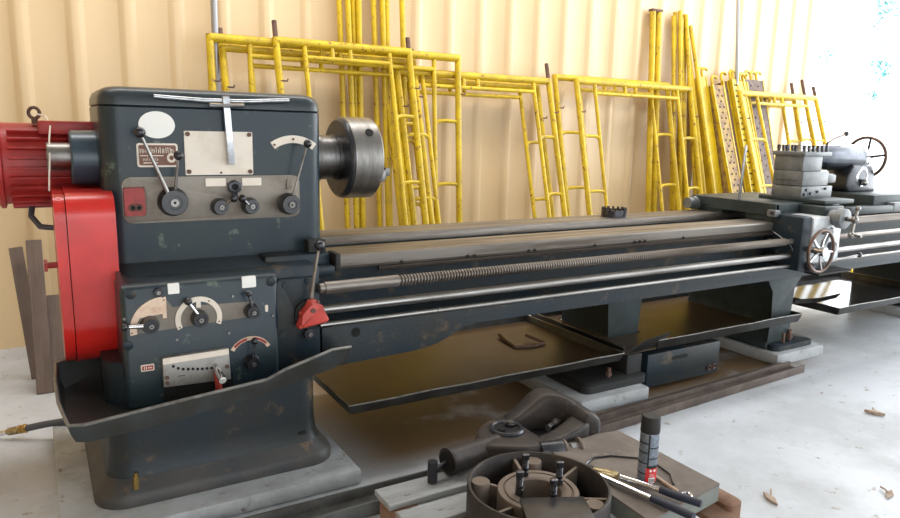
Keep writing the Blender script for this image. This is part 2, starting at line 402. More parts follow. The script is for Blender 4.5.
mb = B('chrome').tube([(.752,2.895,1.172),(.732,2.885,1.192)], .006, 8).use(M['black']).ball((.724,2.885,1.199), .017, 12)
build('short_lever', mb, head)
mb = B('castdark').lathe((.705,F-.010,1.243), (0,-1,0), [(0,.030),(.014,.030),(.016,.027),(.016,.016),(.004,.014)], 6)
mb.use(M['hole']).cyl((.705,F-.012,1.243),(.705,F-.022,1.243),.015,n=16)
mb.use(M['castdark']).box(.694,.716,F-.022,F-.008,1.195,1.222)
build('indicator_ring', mb, head)
mb = B('plateC').arcplate(.962, 1.285, .140, .172, math.radians(125), math.radians(53), F-.005, F+.003, 16)
mb.use(M['rust']).cyl((.962,F-.008,1.441),(.962,F-.004,1.441),.005,n=8).cyl((.880,F-.008,1.417),(.880,F-.004,1.417),.005,n=8)
build('scale_arc', mb, head)
mb = B('panel').prism(rrect(.928,.948,1.228,1.270,.006), 'y', F-.016, F-.008); build('small_stop', mb, head)

# spindle, left end
mb = B('bluepaint').lathe((.245,3.2,1.350), (-1,0,0), [(0,.135),(.015,.13),(.028,.112),(.115,.110),(.122,.104)], 36)
build('spindle_collar', mb, head)
mb = B('steel').lathe((.15,3.2,1.355), (-1,0,0), [(0,.056),(.105,.056),(.108,.053),(.108,.044),(.02,.044)], 32, cap=False)
mb.use(M['hole']).cyl((.065,3.2,1.355),(.062,3.2,1.355),.0445,n=24)
build('spindle', mb, head)
# spindle nose + chuck
mb = B('oxide').lathe((1.095,3.2,1.352), (1,0,0), [(0,.135),(.03,.135),(.034,.118),(.06,.118),(.062,.105),(.14,.105),(.142,.11),(.17,.11)], 40)
build('spindle_nose', mb, lathe)
mb = B('castdark').lathe((1.258,3.2,1.350), (1,0,0), [(0,.11),(0,.178),(.010,.190),(.016,.1935),(.02,.1935)], 56)
mb.use(M['chuckface']).lathe((1.262,3.2,1.350), (1,0,0), [(.018,.10),(.018,.193),(.020,.195),(.155,.195),(.165,.186),(.167,.05),(.12,.045)], 56)
chuck = build('chuck', mb, lathe)
mb = B('hole').lathe((1.365,3.2-.1485,1.350+.125), (0,-.765,.645), [(0,.020),(.004,.020)], 16)
build('key_socket', mb, chuck)
mb = B('oxide')
for a in (math.radians(-112),):
    pass
mb.box(1.40,1.44,3.03,3.08,1.245,1.30,.004).box(1.43,1.452,3.04,3.07,1.255,1.30,.003).box(1.445,1.470,3.04,3.07,1.27,1.31,.003)
build('chuck_jaw', mb, chuck)
mb = B('oxide').box(1.42,1.45,3.17,3.23,1.42,1.50,.004); build('chuck_jaw', mb, chuck)
mb = B('oxide').box(1.42,1.45,3.29,3.35,1.25,1.31,.004); build('chuck_jaw', mb, chuck)

# motor
mb = B('redmotor').lathe((-.30,3.45,1.315), (1,0,0), [(0,.12),(.01,.155),(.05,.168),(.16,.172),(.17,.186),(.185,.186),(.19,.168),(.53,.168),(.535,.182),(.55,.182),(.56,.15),(.60,.10)], 40)
motor = build('motor', mb, lathe)
for k in range(28):
    a = 2*PI*k/28 + .05
    c, s_ = math.cos(a), math.sin(a)
    if c > .75: continue           # towards the wall, out of sight
    fb = B('redmotor').box(-.09,.20,-.0045,.0045,.165,.188,.002)
    bmesh.ops.transform(fb.bm, matrix=Matrix.Translation((0,3.45,1.315)) @ Matrix.Rotation(a, 4, 'X'), verts=fb.bm.verts)
    if math.sin(a) < .95 or True: build('cooling_fin', fb, motor)
mb = B('redmotor').box(.02,.30,3.27,3.45,1.44,1.495,.01); build('terminal_box', mb, motor)
mb = B('rust').torus((.012,3.40,1.525), (.5,1,0), .022, .007, 20, 8).cyl((.012,3.40,1.48),(.012,3.40,1.505),.012)
build('lifting_eye', mb, motor)
mb = B('plateC').tube([(.02,3.385,1.52),(.05,3.37,1.515),(.065,3.28,1.48),(.055,3.19,1.42),(.052,3.14,1.36),(.045,3.13,1.29),(.04,3.13,1.225)], .0035, 6)
build('string', mb, motor)['label'] = 'pale string tied to the lifting eye'
mb = B('rubber').tube([(-.02,3.42,1.16),(-.03,3.38,1.10),(.0,3.33,1.06),(.06,3.30,1.055),(.12,3.3,1.08)], .012, 10); build('power_cable', mb, motor)

# red belt guard (stadium outline in YZ, thin in X)
def stad(y0, y1, z0, z1, rt, rb, n=12):
    P = []
    for cy, cz, st, r in ((y1-rt, z1-rt, 0, rt), (y0+rt, z1-rt, PI/2, rt), (y0+rb, z0+rb, PI, rb), (y1-rb, z0+rb, 1.5*PI, rb)):
        for k in range(n+1):
            t = st+PI/2*k/n; P.append((cy+r*math.cos(t), cz+r*math.sin(t)))
    return P
mb = B('red')
mb.prism(stad(2.86,3.30,.555,1.235,.09,.19), 'x', .085, .246, .006)
mb.prism(stad(2.865,3.295,.56,1.23,.085,.185), 'x', .046, .082, .016, 4)
guard = build('belt_guard', mb, lathe)
mb = B('redmotor').cyl((.047,3.05,.945),(.010,3.05,.945),.012,n=14).cyl((.013,3.05,.945),(.001,3.05,.945),.024,n=6)
build('guard_knob', mb, guard)

# feed gearbox
mb = B('navy').rrbox(.226, .800, 2.67, 3.06, [(.452,.004), (.456,0), (.900,0), (.912,.006)], .022, 6)
mb.use(M['navylid']).prism([(2.675,.913),(2.70,.921),(3.0,.955),(3.0,.90),(2.675,.90)], 'x', .232, .795, .003)
gb = build('feed_gearbox', mb, lathe)
G = 2.67
def pane(x0, x1, z0, z1, m, r, d, parent, name, f=G, label=None):
    o = build(name, B(m).prism(rrect(x0,x1,z0,z1,r), 'y', f-d, f+.006), parent)
    if label: o['label'] = label
    return o
mb = B('panel').prism([(.262,.738),(.700,.756),(.700,.816),(.40,.826),(.375,.866),(.31,.83),(.268,.79)], 'y', G-.003, G+.005)
build('selector_panel', mb, gb)
mb = B('copper').arcplate(.369,.752,.095,.118,math.radians(188),math.radians(92),G-.007,G,18)
mb.prism([(.285,.798),(.300,.832),(.335,.856),(.374,.868),(.378,.868),(.378,.788),(.364,.788),(.364,.806)], 'y', G-.008, G)
mb.use(M['rust']).cyl((.370,G-.010,.857),(.370,G-.006,.857),.003,n=8).cyl((.257,G-.010,.745),(.257,G-.006,.745),.003,n=8)
build('quadrant_scale', mb, gb)
mb = B('plateC').arcplate(.492,.772,.066,.085,math.radians(205),math.radians(-22),G-.007,G,30)
mb.box(.484,.500,G-.0075,G,.815,.850)
mb.use(M['rust'])
for a in (200,120,60,-15): mb.cyl((.492+.0755*math.cos(math.radians(a)),G-.010,.772+.0755*math.sin(math.radians(a))),(.492+.0755*math.cos(math.radians(a)),G-.006,.772+.0755*math.sin(math.radians(a))),.003,n=8)
build('ring_scale', mb, gb)
mb = B('copper').arcplate(.683,.585,.075,.090,math.radians(150),math.radians(30),G-.006,G,20)
mb.use(M['switchred']).arcplate(.683,.585,.078,.087,math.radians(140),math.radians(100),G-.008,G,8).arcplate(.683,.585,.078,.087,math.radians(80),math.radians(42),G-.008,G,8)
build('small_scale', mb, gb)
def gdial(cx, cz, r, d=.045): return dial(cx, cz, r, d, G-.002, gb, 'selector_knob')
gdial(.319,.772,.031); gdial(.492,.775,.031); gdial(.689,.781,.029); gdial(.683,.572,.029)
mb = B('chrome').tube([(.300,2.632,.774),(.245,2.632,.778)],.0075,10).use(M['black']).ball((.230,2.632,.779),.013,14); build('selector_lever', mb, gb)
mb = B('chrome').tube([(.482,2.632,.797),(.456,2.632,.838)],.006,10).use(M['black']).ball((.450,2.632,.850),.015,14); build('selector_lever', mb, gb)
mb = B('boltdark').tube([(.686,2.632,.80),(.674,2.632,.845)],.005,10).use(M['black']).ball((.673,2.632,.857),.012,14); build('selector_lever', mb, gb)
mb = B('boltdark').tube([(.684,2.632,.60),(.689,2.632,.655)],.005,10).use(M['black']).ball((.690,2.632,.664),.014,14); build('selector_lever', mb, gb)
pane(.387,.427,.876,.915,'plateW',.003,.004,gb,'white_tag'); pane(.657,.711,.873,.918,'plateW',.004,.004,gb,'white_tag')
mb = B('black').cyl((.352,G,.889),(.352,G-.022,.889),.016,n=16).use(M['steel']).cyl((.352,G-.02,.889),(.352,G-.026,.889),.007,n=12); build('oil_plug', mb, gb)
for x, z, r in ((.262,.889,.018),(.242,.699,.018),(.772,.888,.018),(.775,.75,.006),(.41,.70,.006),(.60,.70,.006),(.62,.845,.006),(.345,.49,.005),(.235,.80,.006)):
    build('gearbox_screw', B('navydirty' if r > .01 else 'steel').lathe((x,G,z),(0,-1,0),[(0,r),(.004,r),(.006,r*.8)],16), gb)
pane(.280,.326,.593,.618,'plateC',.003,.004,gb,'small_red_plate')
build('red_plate_face', B('switchred').box(.284,.322,G-.0055,G-.003,.5975,.6135).use(M['plateC']).box(.290,.293,G-.0065,G-.005,.600,.611).box(.297,.300,G-.0065,G-.005,.600,.611).box(.304,.318,G-.0065,G-.005,.6035,.6075), gb)
pane(.744,.756,.768,.796,'plateC',.004,.004,gb,'small_tag')
# dark recess under the tumbler plate, then the plate
build('tumbler_recess', B('hole').box(.355,.610,G-.004,G+.004,.462,.535), gb)
mb = B('plateA').prism([(.352,.528),(.597,.520),(.592,.645),(.352,.640)], 'y', G-.030, G+.004, .003)
mb.use(M['plateC']).prism([(.352,.618),(.591,.624),(.591,.646),(.352,.641)], 'y', G-.034, G-.026)
mb.use(M['hole'])
hx = [(.388,.606),(.405,.596),(.422,.590),(.440,.587),(.457,.585),(.474,.582),(.491,.580),(.508,.579),(.525,.578)]
for x, z in hx: mb.cyl((x,G-.0315,z),(x,G-.029,z),.0055,n=12)
mb.use(M['rust'])
for x, z in ((.364,.566),(.364,.545),(.583,.575)): mb.cyl((x,G-.036,z),(x,G-.029,z),.0075,n=12)
mb.use(M['hole']).box(.402,.428,G-.0315,G-.029,.564,.566)
build('tumbler_plate', mb, gb)
mb = B('chrome').tube([(.540,2.65,.585),(.545,2.60,.565),(.548,2.565,.550)], .014, 14).use(M['plateW']).tube([(.548,2.565,.550),(.5485,2.560,.5475)],.0135,14)  # white end cap paints in the glint on the chrome end
mb.use(M['handred']).tube([(.545,2.63,.56),(.545,2.62,.50),(.545,2.64,.44)], .013, 12)
build('tumbler_handle', mb, gb)

# change plate right of the gearbox, bell crank and long lever
mb = B('navydirty').prism(rrect(.800,.980,.50,.885,.015), 'y', 2.69, 2.76, .004)
ep = build('apron_end_plate', mb, lathe)
for x, z in ((.835,.862),(.93,.872),(.965,.53),(.82,.66)): build('plate_bolt', B('navydirty').lathe((x,2.69,z),(0,-1,0),[(0,.014),(.006,.013)],14), ep)
mb = B('blackmat').cyl((.93,2.695,.735),(.93,2.672,.735),.062,n=32); build('lever_boss', mb, ep)
mb = B('handred').prism([(.915,.805),(.945,.808),(.956,.775),(.998,.722),(.990,.706),(.868,.690),(.862,.702),(.893,.745)], 'y', 2.615, 2.665, .012, 3)
mb.use(M['rust']).cyl((.925,2.61,.765),(.925,2.62,.765),.01,n=12).cyl((.947,2.61,.80),(.947,2.62,.80),.006,n=12)
build('bell_crank', mb, ep)['label'] = 'red bell shaped lever boss'
mb = B('boltdark').cyl((.927,2.69,.652),(.927,2.665,.652),.022,n=18).use(M['steel']).cyl((.927,2.67,.652),(.927,2.655,.652),.010,n=6); build('shaft_nut', mb, ep)
mb = B('panel').tube([(.930,2.655,.79),(.938,2.65,.87),(.965,2.66,1.0)], [.010,.007,.006], 10).use(M['black']).ball((.972,2.66,1.022), .022, 18)
build('shift_lever', mb, ep)
mb = B('blackmat').box(.995,1.075,2.86,2.92,.956,1.01,.006); build('stop_block', mb, lathe)

# bed
mb = B('navydirty')
XR = 7.45
mb.prism([(2.745,.58),(2.745,.665),(2.87,.69),(2.87,.90),(3.03,.90),(3.03,.72),(3.21,.72),(3.21,.92),(3.44,.92),(3.44,.58)], 'x', 1.0, XR)
mb.prism([(1.0,.668),(1.0,.47),(1.15,.478),(1.30,.483),(1.42,.487),(1.50,.493),(1.57,.505),(1.62,.525),(1.67,.555),(1.72,.573),(1.80,.580),(XR,.580),(XR,.668)], 'y', 2.722, 2.76, .004)
bed = build('bed', mb, lathe)
build('casting_hole', B('hole').cyl((1.155,2.7215,.615),(1.155,2.728,.615),.022,n=20), bed)
mb = B('waytop').prism([(2.81,.896),(2.806,.938),(2.812,.946),(3.02,.946),(3.026,.94),(3.026,.896)], 'x', 1.10, XR)
mb.use(M['waydark']).prism([(2.812,.886),(2.812,.8955),(2.87,.8955),(2.87,.886)], 'x', 1.10, XR)
build('front_way', mb, bed)
mb = B('waytop').prism([(3.223,.955),(3.228,.962),(3.445,.962),(3.45,.955),(3.45,.92),(3.223,.92)], 'x', 1.08, XR)
mb.use(M['waydark']).prism([(3.224,.955),(3.2235,.86),(3.30,.86),(3.30,.955)], 'x', 1.08, XR)
build('back_way', mb, bed)
mb = B('waydark').box(1.30,4.2,2.795,2.815,.872,.885)
x = 1.30
while x < 4.15:
    mb.box(x, x+.006, 2.792, 2.806, .866, .880); x += .0125
rack = build('rack', mb, bed)
for x in (1.42,1.78,1.82,2.15,2.19,2.6,2.9,2.94,2.98,3.3):
    build('rack_screw', B('hole').cyl((x,2.8045,.895),(x,2.810,.895),.007,n=10), rack)
mb = B('blackmat').box(1.095,1.12,2.80,2.90,.875,.955,.006); build('way_wiper', mb, bed)

# leadscrew, feed rod, control rod
mb = B('waytop')
prof = [(0,.021),(.02,.021),(.022,.026),(.36,.026),(.362,.017)]
xx = .37
while xx < 3.1:
    prof += [(xx,.0175),(xx+.003,.0245),(xx+.0085,.0245),(xx+.0115,.0175)]; xx += .0155
prof += [(6.3,.0175)]
mb.lathe((.97,2.665,.842),(1,0,0),prof,18)
build('leadscrew', mb, lathe)
build('feed_rod', B('steel').lathe((.97,2.665,.750),(1,0,0),[(0,.020),(6.3,.020)],20), lathe)
build('control_rod', B('steel').lathe((.97,2.665,.684),(1,0,0),[(0,.0125),(.56,.0125),(.562,.0145),(.585,.0145),(.587,.0125),(6.3,.0125)],16), lathe)

# bed legs
def leg(x0, x1, y0, ztop, zb, foot, name='bed_leg', m='greygreen'):
    c = (x0+x1)/2
    P = [(x0-.14,ztop),(x1+.15,ztop),(x1+.06,ztop-.04),(x1+.015,ztop-.10),(x1,.30),(x1+.01,.22),(x1+foot,zb+.05),(x1+foot,zb),(x0-foot,zb),(x0-foot,zb+.05),(x0-.01,.22),(x0,.30),(x0-.015,ztop-.10),(x0-.06,ztop-.04)]
    mb = B(m).prism(P, 'y', y0, 3.46, .012)
    return build(name, mb, lathe)
l1 = leg(2.96,3.19,3.02,.59,.082,.02)
build('foot_flange', B('blackmat').rrbox(2.50,2.98,2.70,3.50,[(.082,0),(.125,0),(.135,.02)],.05).box(2.84,2.96,2.74,2.90,.09,.25,.01), l1)
mb = B('rust').cyl((2.72,2.76,.125),(2.72,2.76,.19),.011,n=10).cyl((2.72,2.76,.145),(2.72,2.76,.165),.02,n=6); build('anchor_bolt', mb, l1)
l2 = leg(4.19,4.375,2.765,.59,.082,.04)
build('foot_flange', B('navydirty').rrbox(4.17,4.60,2.70,3.50,[(.082,0),(.115,0),(.125,.02)],.05), l2)
mb = B('rust').cyl((4.38,2.75,.12),(4.38,2.75,.20),.013,n=10).cyl((4.38,2.75,.145),(4.38,2.75,.17),.022,n=6); build('anchor_bolt', mb, l2)
build('adjusting_screw', B('rust').cyl((4.30,2.74,.12),(4.30,2.74,.19),.010,n=10), l2)
mb = B('navydirty').box(6.35,7.05,2.86,3.46,.082,.60,.02); build('bed_leg', mb, lathe)

# carriage: saddle, apron
XA = 4.15
mb = B('greygreen')
mb.prism([(XA,2.80),(XA+.72,2.80),(XA+.72,3.50),(XA+.02,3.50),(XA-.02,3.42),(XA,3.28)], 'z', 1.005, 1.068, .006)
mb.use(M['greygreen']).box(XA+.01,XA+.70,2.79,3.03,.948,1.01,.006).box(XA+.01,XA+.70,3.22,3.52,.963,1.01,.006)
mb.prism([(XA-.004,2.80),(XA+.03,2.80),(XA+.03,3.45),(XA-.004,3.45)],'z',.99,1.066)
sad = build('saddle', mb, lathe)
mb = B('castgrey').cyl((XA-.10,3.44,1.015),(XA+.02,3.44,1.015),.040,n=24).use(M['castgrey']).cyl((XA-.05,3.44,1.015),(XA+.02,3.44,1.015),.046,n=24)
build('way_clamp', mb, sad)
mb = B('castgrey').box(XA-.035,XA+.02,2.775,2.84,.985,1.03,.008).use(M['boltdark']).cyl((XA-.045,2.80,1.01),(XA-.02,2.80,1.01),.012,n=12); build('way_wiper', mb, sad)
mb = B('galv').box(-.011,.011,-.005,.005,0,.37,.002); bmesh.ops.transform(mb.bm, matrix=Matrix.Translation((XA+.06,3.13,1.068)) @ Matrix.Rotation(.05,4,'Y'), verts=mb.bm.verts)
build('upright_bar', mb, sad)
mb = B('navydirty').box(XA,XA+.10,2.60,2.87,.655,1.005,.012)  # left end in darker navy: its shade is put into the colour
mb.use(M['frontlit']).box(XA+.10,XA+.42,2.592,2.80,.70,1.0,.014).cyl((XA+.30,2.585,.80),(XA+.30,2.75,.80),.10,n=24)
apron = build('apron', mb, lathe)
mb = B('galv').tube([(XA-.003,2.83,.90),(XA-.006,2.74,.86),(XA-.006,2.67,.82),(XA-.003,2.65,.79)], .003, 6)
mb.use(M['steel']).lathe((XA,2.66,.78),(-1,0,0),[(0,.012),(.01,.010)],12).lathe((XA,2.76,.76),(-1,0,0),[(0,.012),(.01,.010)],12).lathe((XA,2.82,.81),(-1,0,0),[(0,.028),(.02,.024)],16).lathe((XA,2.81,.72),(-1,0,0),[(0,.024),(.02,.020)],16)
build('oil_pipe', mb, apron)
mb = B('boltdark').lathe((XA+.10,2.60,.68),(0,-1,0),[(0,.03),(.03,.028),(.04,.02)],18); build('clamp_boss', mb, apron)
# apron handwheel
cx, cz, cy = 4.235, .795, 2.515
def handwheel(c, d, R, r, hub, spokes, rimm, spm, parent, name='handwheel', phase=.4):
    c = V(c); d = V(d).normalized(); u = V((0,0,1)); w = d.cross(u)
    mb = B(rimm).torus(c, d, R, r, 48, 10)
    mb.use(M[spm]).cyl(c-d*.03, c+d*.03, hub, n=20)
    for k in range(spokes):
        a = 2*PI*k/spokes+phase; e = c + (u*math.cos(a)+w*math.sin(a))*R
        mb.tube([c, c.lerp(e,.5)+d*.008, e], [r*1.0, r*.8, r*.7], 8)
    return build(name, mb, parent)
handwheel((cx,cy,cz), (0,1,0), .132, .011, .030, 5, 'wheelrim', 'chrome', apron)
build('wheel_shaft', B('steel').cyl((cx,cy,cz),(cx,2.62,cz),.02,n=16), apron)
mb = B('castgrey').cyl((4.37,2.60,.905),(4.37,2.54,.905),.022).tube([(4.33,2.56,.83),(4.36,2.56,.86),(4.40,2.56,.93)],.012,8); build('half_nut_lever', mb, apron)
mb = B('steel').tube([(4.46,2.58,.70),(4.62,2.57,.715),(4.745,2.56,.727)],.007,8).use(M['black']).ball((4.76,2.56,.728),.019,14); build('feed_lever', mb, apron)
mb = B('boltdark').cyl((4.45,2.60,.80),(4.45,2.56,.80),.035,n=20).use(M['steel']).cyl((4.45,2.565,.80),(4.45,2.55,.80),.015,n=12); build('feed_knob', mb, apron)
# cross slide and ball handle
mb = B('greygreen').box(4.46,4.80,2.66,3.16,1.066,1.095,.008).use(M['greygreen']).box(4.40,4.62,2.62,2.80,.99,1.06,.01)
cs = build('cross_slide', mb, lathe)
mb = B('castgrey').lathe((4.47,2.62,.99),(0,-1,0),[(0,.05),(.05,.05),(.055,.066),(.10,.066),(.105,.055)],28)
mb.use(M['steel']).cyl((4.47,2.52,.99),(4.47,2.46,.99),.014).tube([(4.49,2.46,1.055),(4.47,2.46,.99),(4.455,2.46,.90)],.010,10)
mb.ball((4.492,2.46,1.062),.017,12).ball((4.452,2.46,.893),.022,14).ball((4.47,2.46,.99),.024,14)
mb.cyl((4.46,2.46,.90),(4.46,2.40,.895),.012,n=10)
build('ball_crank', mb, cs)
# compound slide and tool post
mb = B('castgrey').box(4.50,4.86,2.86,3.09,1.09,1.170,.008).box(4.50,4.80,2.86,3.09,1.17,1.272,.008)
mb.box(4.80,4.93,2.88,3.06,1.185,1.245,.012).lathe((4.86,2.95,1.215),(1,0,0),[(0,.035),(.12,.032),(.13,.02)],16)
comp = build('compound_slide', mb, cs)
mb = B('boltdark')
for x, z in ((4.53,1.115),(4.60,1.12),(4.68,1.13),(4.55,1.145),(4.77,1.15)): mb.cyl((x,2.862,z),(x,2.848,z),.009,n=8)
mb.box(4.498,4.502,2.90,3.06,1.205,1.209).box(4.498,4.502,2.90,3.06,1.17,1.174)
build('gib_screws', mb, cs)
mb = B('castgrey').box(4.50,4.72,2.87,3.09,1.272,1.385,.006).box(4.485,4.80,2.855,3.10,1.375,1.405,.006)
tp = build('tool_post', mb, lathe)
for x, y in [(4.51+i*.052, yy) for i in range(6) for yy in (2.88,3.07)]+[(4.51,2.945),(4.51,3.01)]:
    mb = B('boltdark').cyl((x,y,1.40),(x,y,1.425),.010,n=10).cyl((x,y,1.42),(x,y,1.448),.013,n=4); build('clamp_bolt', mb, tp)
mb = B('chrome').cyl((4.62,2.98,1.40),(4.62,2.98,1.47),.02,n=14); build('centre_stud', mb, tp)

# tailstock
mb = B('greygreen').box(5.42,6.10,2.86,3.50,.962,1.085,.012)
mb.box(5.02,5.60,2.80,2.90,.955,1.01,.01)
ts = build('tailstock', mb, lathe)
mb = B('tailsteel').lathe((5.14,3.2,1.352),(1,0,0),[(0,.05),(.01,.070),(.06,.080),(.14,.098),(.52,.102),(.61,.096),(.64,.075),(.66,.035)],36)
mb.use(M['castdark']).prism([(5.50,1.08),(5.46,1.12),(5.47,1.22),(5.52,1.30),(5.80,1.30),(5.80,1.22),(5.86,1.13),(5.88,1.08)], 'y', 3.10, 3.30, .02, 3)
build('tailstock_body', mb, ts)
mb = B('chrome').torus((5.66,3.11,1.20),(0,1,0),.07,.016,28,8).use(M['steel']).ball((5.66,3.08,1.16),.028,14); build('clamp_boss', mb, ts)
mb = B('silver').lathe((4.98,3.2,1.352),(1,0,0),[(0,.02),(.0,.038),(.16,.040),(.161,.055),(.19,.055)],24); build('quill', mb, ts)
mb = B('wheelrim').tube([(5.27,3.2,1.42),(5.27,3.18,1.465),(5.36,3.19,1.495),(5.52,3.2,1.532)],.008,8).use(M['black']).ball((5.535,3.2,1.537),.020,14); build('lock_lever', mb, ts)
handwheel((5.85,3.2,1.352),(1,0,0),.160,.012,.032,5,'wheelrim','castdark',ts,phase=.15)
mb = B('castgrey').lathe((5.75,2.88,.99),(1,0,0),[(0,.03),(.3,.03)],16).box(5.60,5.98,2.80,2.90,.955,1.03,.01); build('clamp_bar', mb, ts)
mb = B('silver').lathe((4.72,2.98,1.352),(1,0,0),[(0,.02),(.01,.034),(.10,.036),(.12,.02)],18); build('boring_bar_holder', mb, tp)

# ------------------------------------------------------------------ T chuck key on the headstock lid
key = thing('chuck_key', 'silver T-handled chuck key resting against the headstock lid', 'tool', (.678,2.93,1.3))
mb = B('silver').tube([(.413,2.942,1.597),(.60,2.935,1.588),(.75,2.935,1.590),(.945,2.940,1.603)], [.008,.010,.010,.009], 10)
build('cross_bar', mb, key)
mb = B('silver').box(-.0135,.0135,-.012,.012,-.262,.012,.003)
bmesh.ops.transform(mb.bm, matrix=Matrix.Translation((.679,2.925,1.597)) @ Matrix.Rotation(-.055,4,'Y'), verts=mb.bm.verts)
build('shank', mb, key)
build('collar', B('chrome').tube([(.612,2.908,1.572),(.680,2.905,1.571),(.747,2.908,1.573)],.008,8), key)
# ring gear lying on the back way
mb = B('boltdark').lathe((3.235,3.335,.9635),(0,0,1),[(0,.066),(.0,.082),(.045,.082),(.046,.062),(.0,.062)],36,cap=False)
for k in range(14):
    a = 2*PI*k/14; c = V((3.235+.073*math.cos(a),3.335+.073*math.sin(a),.9635+.048))
    mb.use(M['castrust']).box(c.x-.008,c.x+.008,c.y-.006,c.y+.006,c.z-.004,c.z+.012,.002,rot=Matrix.Rotation(a,3,'Z'))
tag(build('ring_gear', mb), 'small dark toothed ring lying on the back bed way', 'gear')

# ------------------------------------------------------------------ drip trays
def drip(x0, x1, y0, y1, z, h, label, m='oil', hole=None, name='drip_tray', cut=None):
    t = thing(name, label, 'tray', ((x0+x1)/2,(y0+y1)/2,z))
    mb = B(m)
    hole = hole or []
    xs = sorted({x0,x1}|{v for h_ in hole for v in h_[:2]}); ys = sorted({y0,y1}|{v for h_ in hole for v in h_[2:]})
    for i in range(len(xs)-1):
        for j in range(len(ys)-1):
            if any(h_[0] <= xs[i] < h_[1] and h_[2] <= ys[j] < h_[3] for h_ in hole): continue
            mb.box(xs[i],xs[i+1],ys[j],ys[j+1],z,z+.005)
    build('tray_floor', mb, t)
    s = .018
    def wob(a, b, n=9, ax=0):
        return [V(a).lerp(V(b), i/(n-1)) + V((0,0,random.uniform(-.004,.004))) for i in range(n)]
    for nm, a, b, o in (('front_rim',(cut or x0,y0,z),(x1,y0,z),(0,-s,h)),('back_rim',(x0,y1,z),(x1,y1,z),(0,s,h)),('side_rim',(x0,y0,z),(x0,y1,z),(-s,0,h)),('side_rim',(x1,y0,z),(x1,y1,z),(s,0,h))):
        lo = [V(a).lerp(V(b), i/8) for i in range(9)]
        hi = [p+V(o)+V((0,0,random.uniform(-.004,.004))) for p in lo]
        hi[0] += (V(a)-V(b)).normalized()*s; hi[-1] += (V(b)-V(a)).normalized()*s
        ob = sheet([lo, hi], M['pan'], .005)
        ob.use(M['edge']).tube(hi, .0045, 6)
        build(nm, ob, t)
    return t
t1 = drip(1.12,2.72,2.69,3.56,.255,.045,'long oily drip tray between the headstock pedestal and the middle leg')
mb = B('rust').tube([(2.36,3.34,.275),(2.33,3.22,.268),(2.32,3.12,.266),(2.42,3.08,.266),(2.52,3.10,.268),(2.47,3.22,.29)], .009, 8)
tag(build('bent_rod', mb), 'thin bent dark rod lying in the long oily drip tray', 'rod')
t2 = drip(2.785,4.40,2.72,3.56,.265,.055,'oily drip tray between the middle bed leg and the carriage', hole=[(2.94,3.21,3.0,3.48),(4.16,4.40,2.75,3.47)], cut=3.05)
mb = sheet([[(2.775,2.72,.272),(2.92,2.72,.275),(3.09,2.735,.280)],[(2.775,2.70,.285),(2.90,2.69,.318),(3.10,2.70,.345)],[(2.77,2.69,.29),(2.88,2.665,.352),(3.10,2.67,.375)]], M['pan'], .006)
build('folded_flap', mb, t2)
t3 = drip(4.84,6.25,2.70,3.50,.265,.05,'wet reflective drip tray under the tailstock end of the bed','wetoil')
mb = sheet([[(4.62,2.96,.32),(4.80,2.90,.32),(5.02,2.90,.33)],[(4.60,2.90,.33),(4.80,2.85,.33),(5.04,2.84,.34)],[(4.60,2.88,.36),(4.82,2.82,.365),(5.06,2.82,.375)]], M['pan'], .008)
build('folded_flap', mb, t3)
tag(build('floor_plate', B('blackmat').box(4.42,4.80,2.62,2.80,.60,.612)), 'thin black chip guard plate hanging under the apron', 'plate')
# dark metal box below the second tray
bx = thing('coolant_box', 'dark sheet metal box with a slot, below the second drip tray', 'box', (3.30,2.9,.085))
build('box_body', B('navydirty').box(2.985,3.62,2.72,3.30,.03,.235,.008), bx)
build('slot', B('hole').box(3.19,3.32,2.7185,2.724,.175,.198), bx)
build('catch', B('rust').torus((3.53,2.715,.075),(0,1,0),.014,.004,14,6).torus((3.575,2.715,.078),(0,1,0),.014,.004,14,6), bx)

# ------------------------------------------------------------------ steel channels on the floor
def chan(name, x0, x1, y0, y1, h, m, label, dz=0.0, ang=0.0):
    P = [(y0,0),(y0,h),(y0+.012,h),(y0+.012,.014),(y1-.012,.014),(y1-.012,h*.9),(y1,h*.9),(y1,0)]
    mb = B(m).prism([(a, b+dz) for a, b in P], 'x', x0, x1, .002)
    c = ((x0+x1)/2,(y0+y1)/2,0)
    bmesh.ops.rotate(mb.bm, verts=mb.bm.verts, cent=c, matrix=Matrix.Rotation(ang,3,'Z'))
    return tag(build(name, mb), label, 'steel channel')
chan('steel_channel', 1.95, 4.20, 2.45, 2.56, .05, 'channel', 'brown steel channel on the floor leading to the carriage leg plinth', ang=.05)
chan('steel_channel', .30, 1.95, 2.28, 2.42, .06, 'channelgrey', 'grey steel channel on the floor between the headstock plinth and pallet')
tag(build('steel_bar', B('channel').box(1.98,4.15,2.565,2.60,0,.035,.004,rot=Matrix.Rotation(.045,3,'Z'))), 'thin dark bar on the floor behind the brown channel', 'steel bar')
tag(build('flat_strip', B('blackmat').tube([(.25,2.47,.012),(.8,2.455,.012),(1.3,2.46,.012),(1.45,2.475,.012)],.011,6)), 'black rubber strip along the front of the headstock plinth', 'strip')

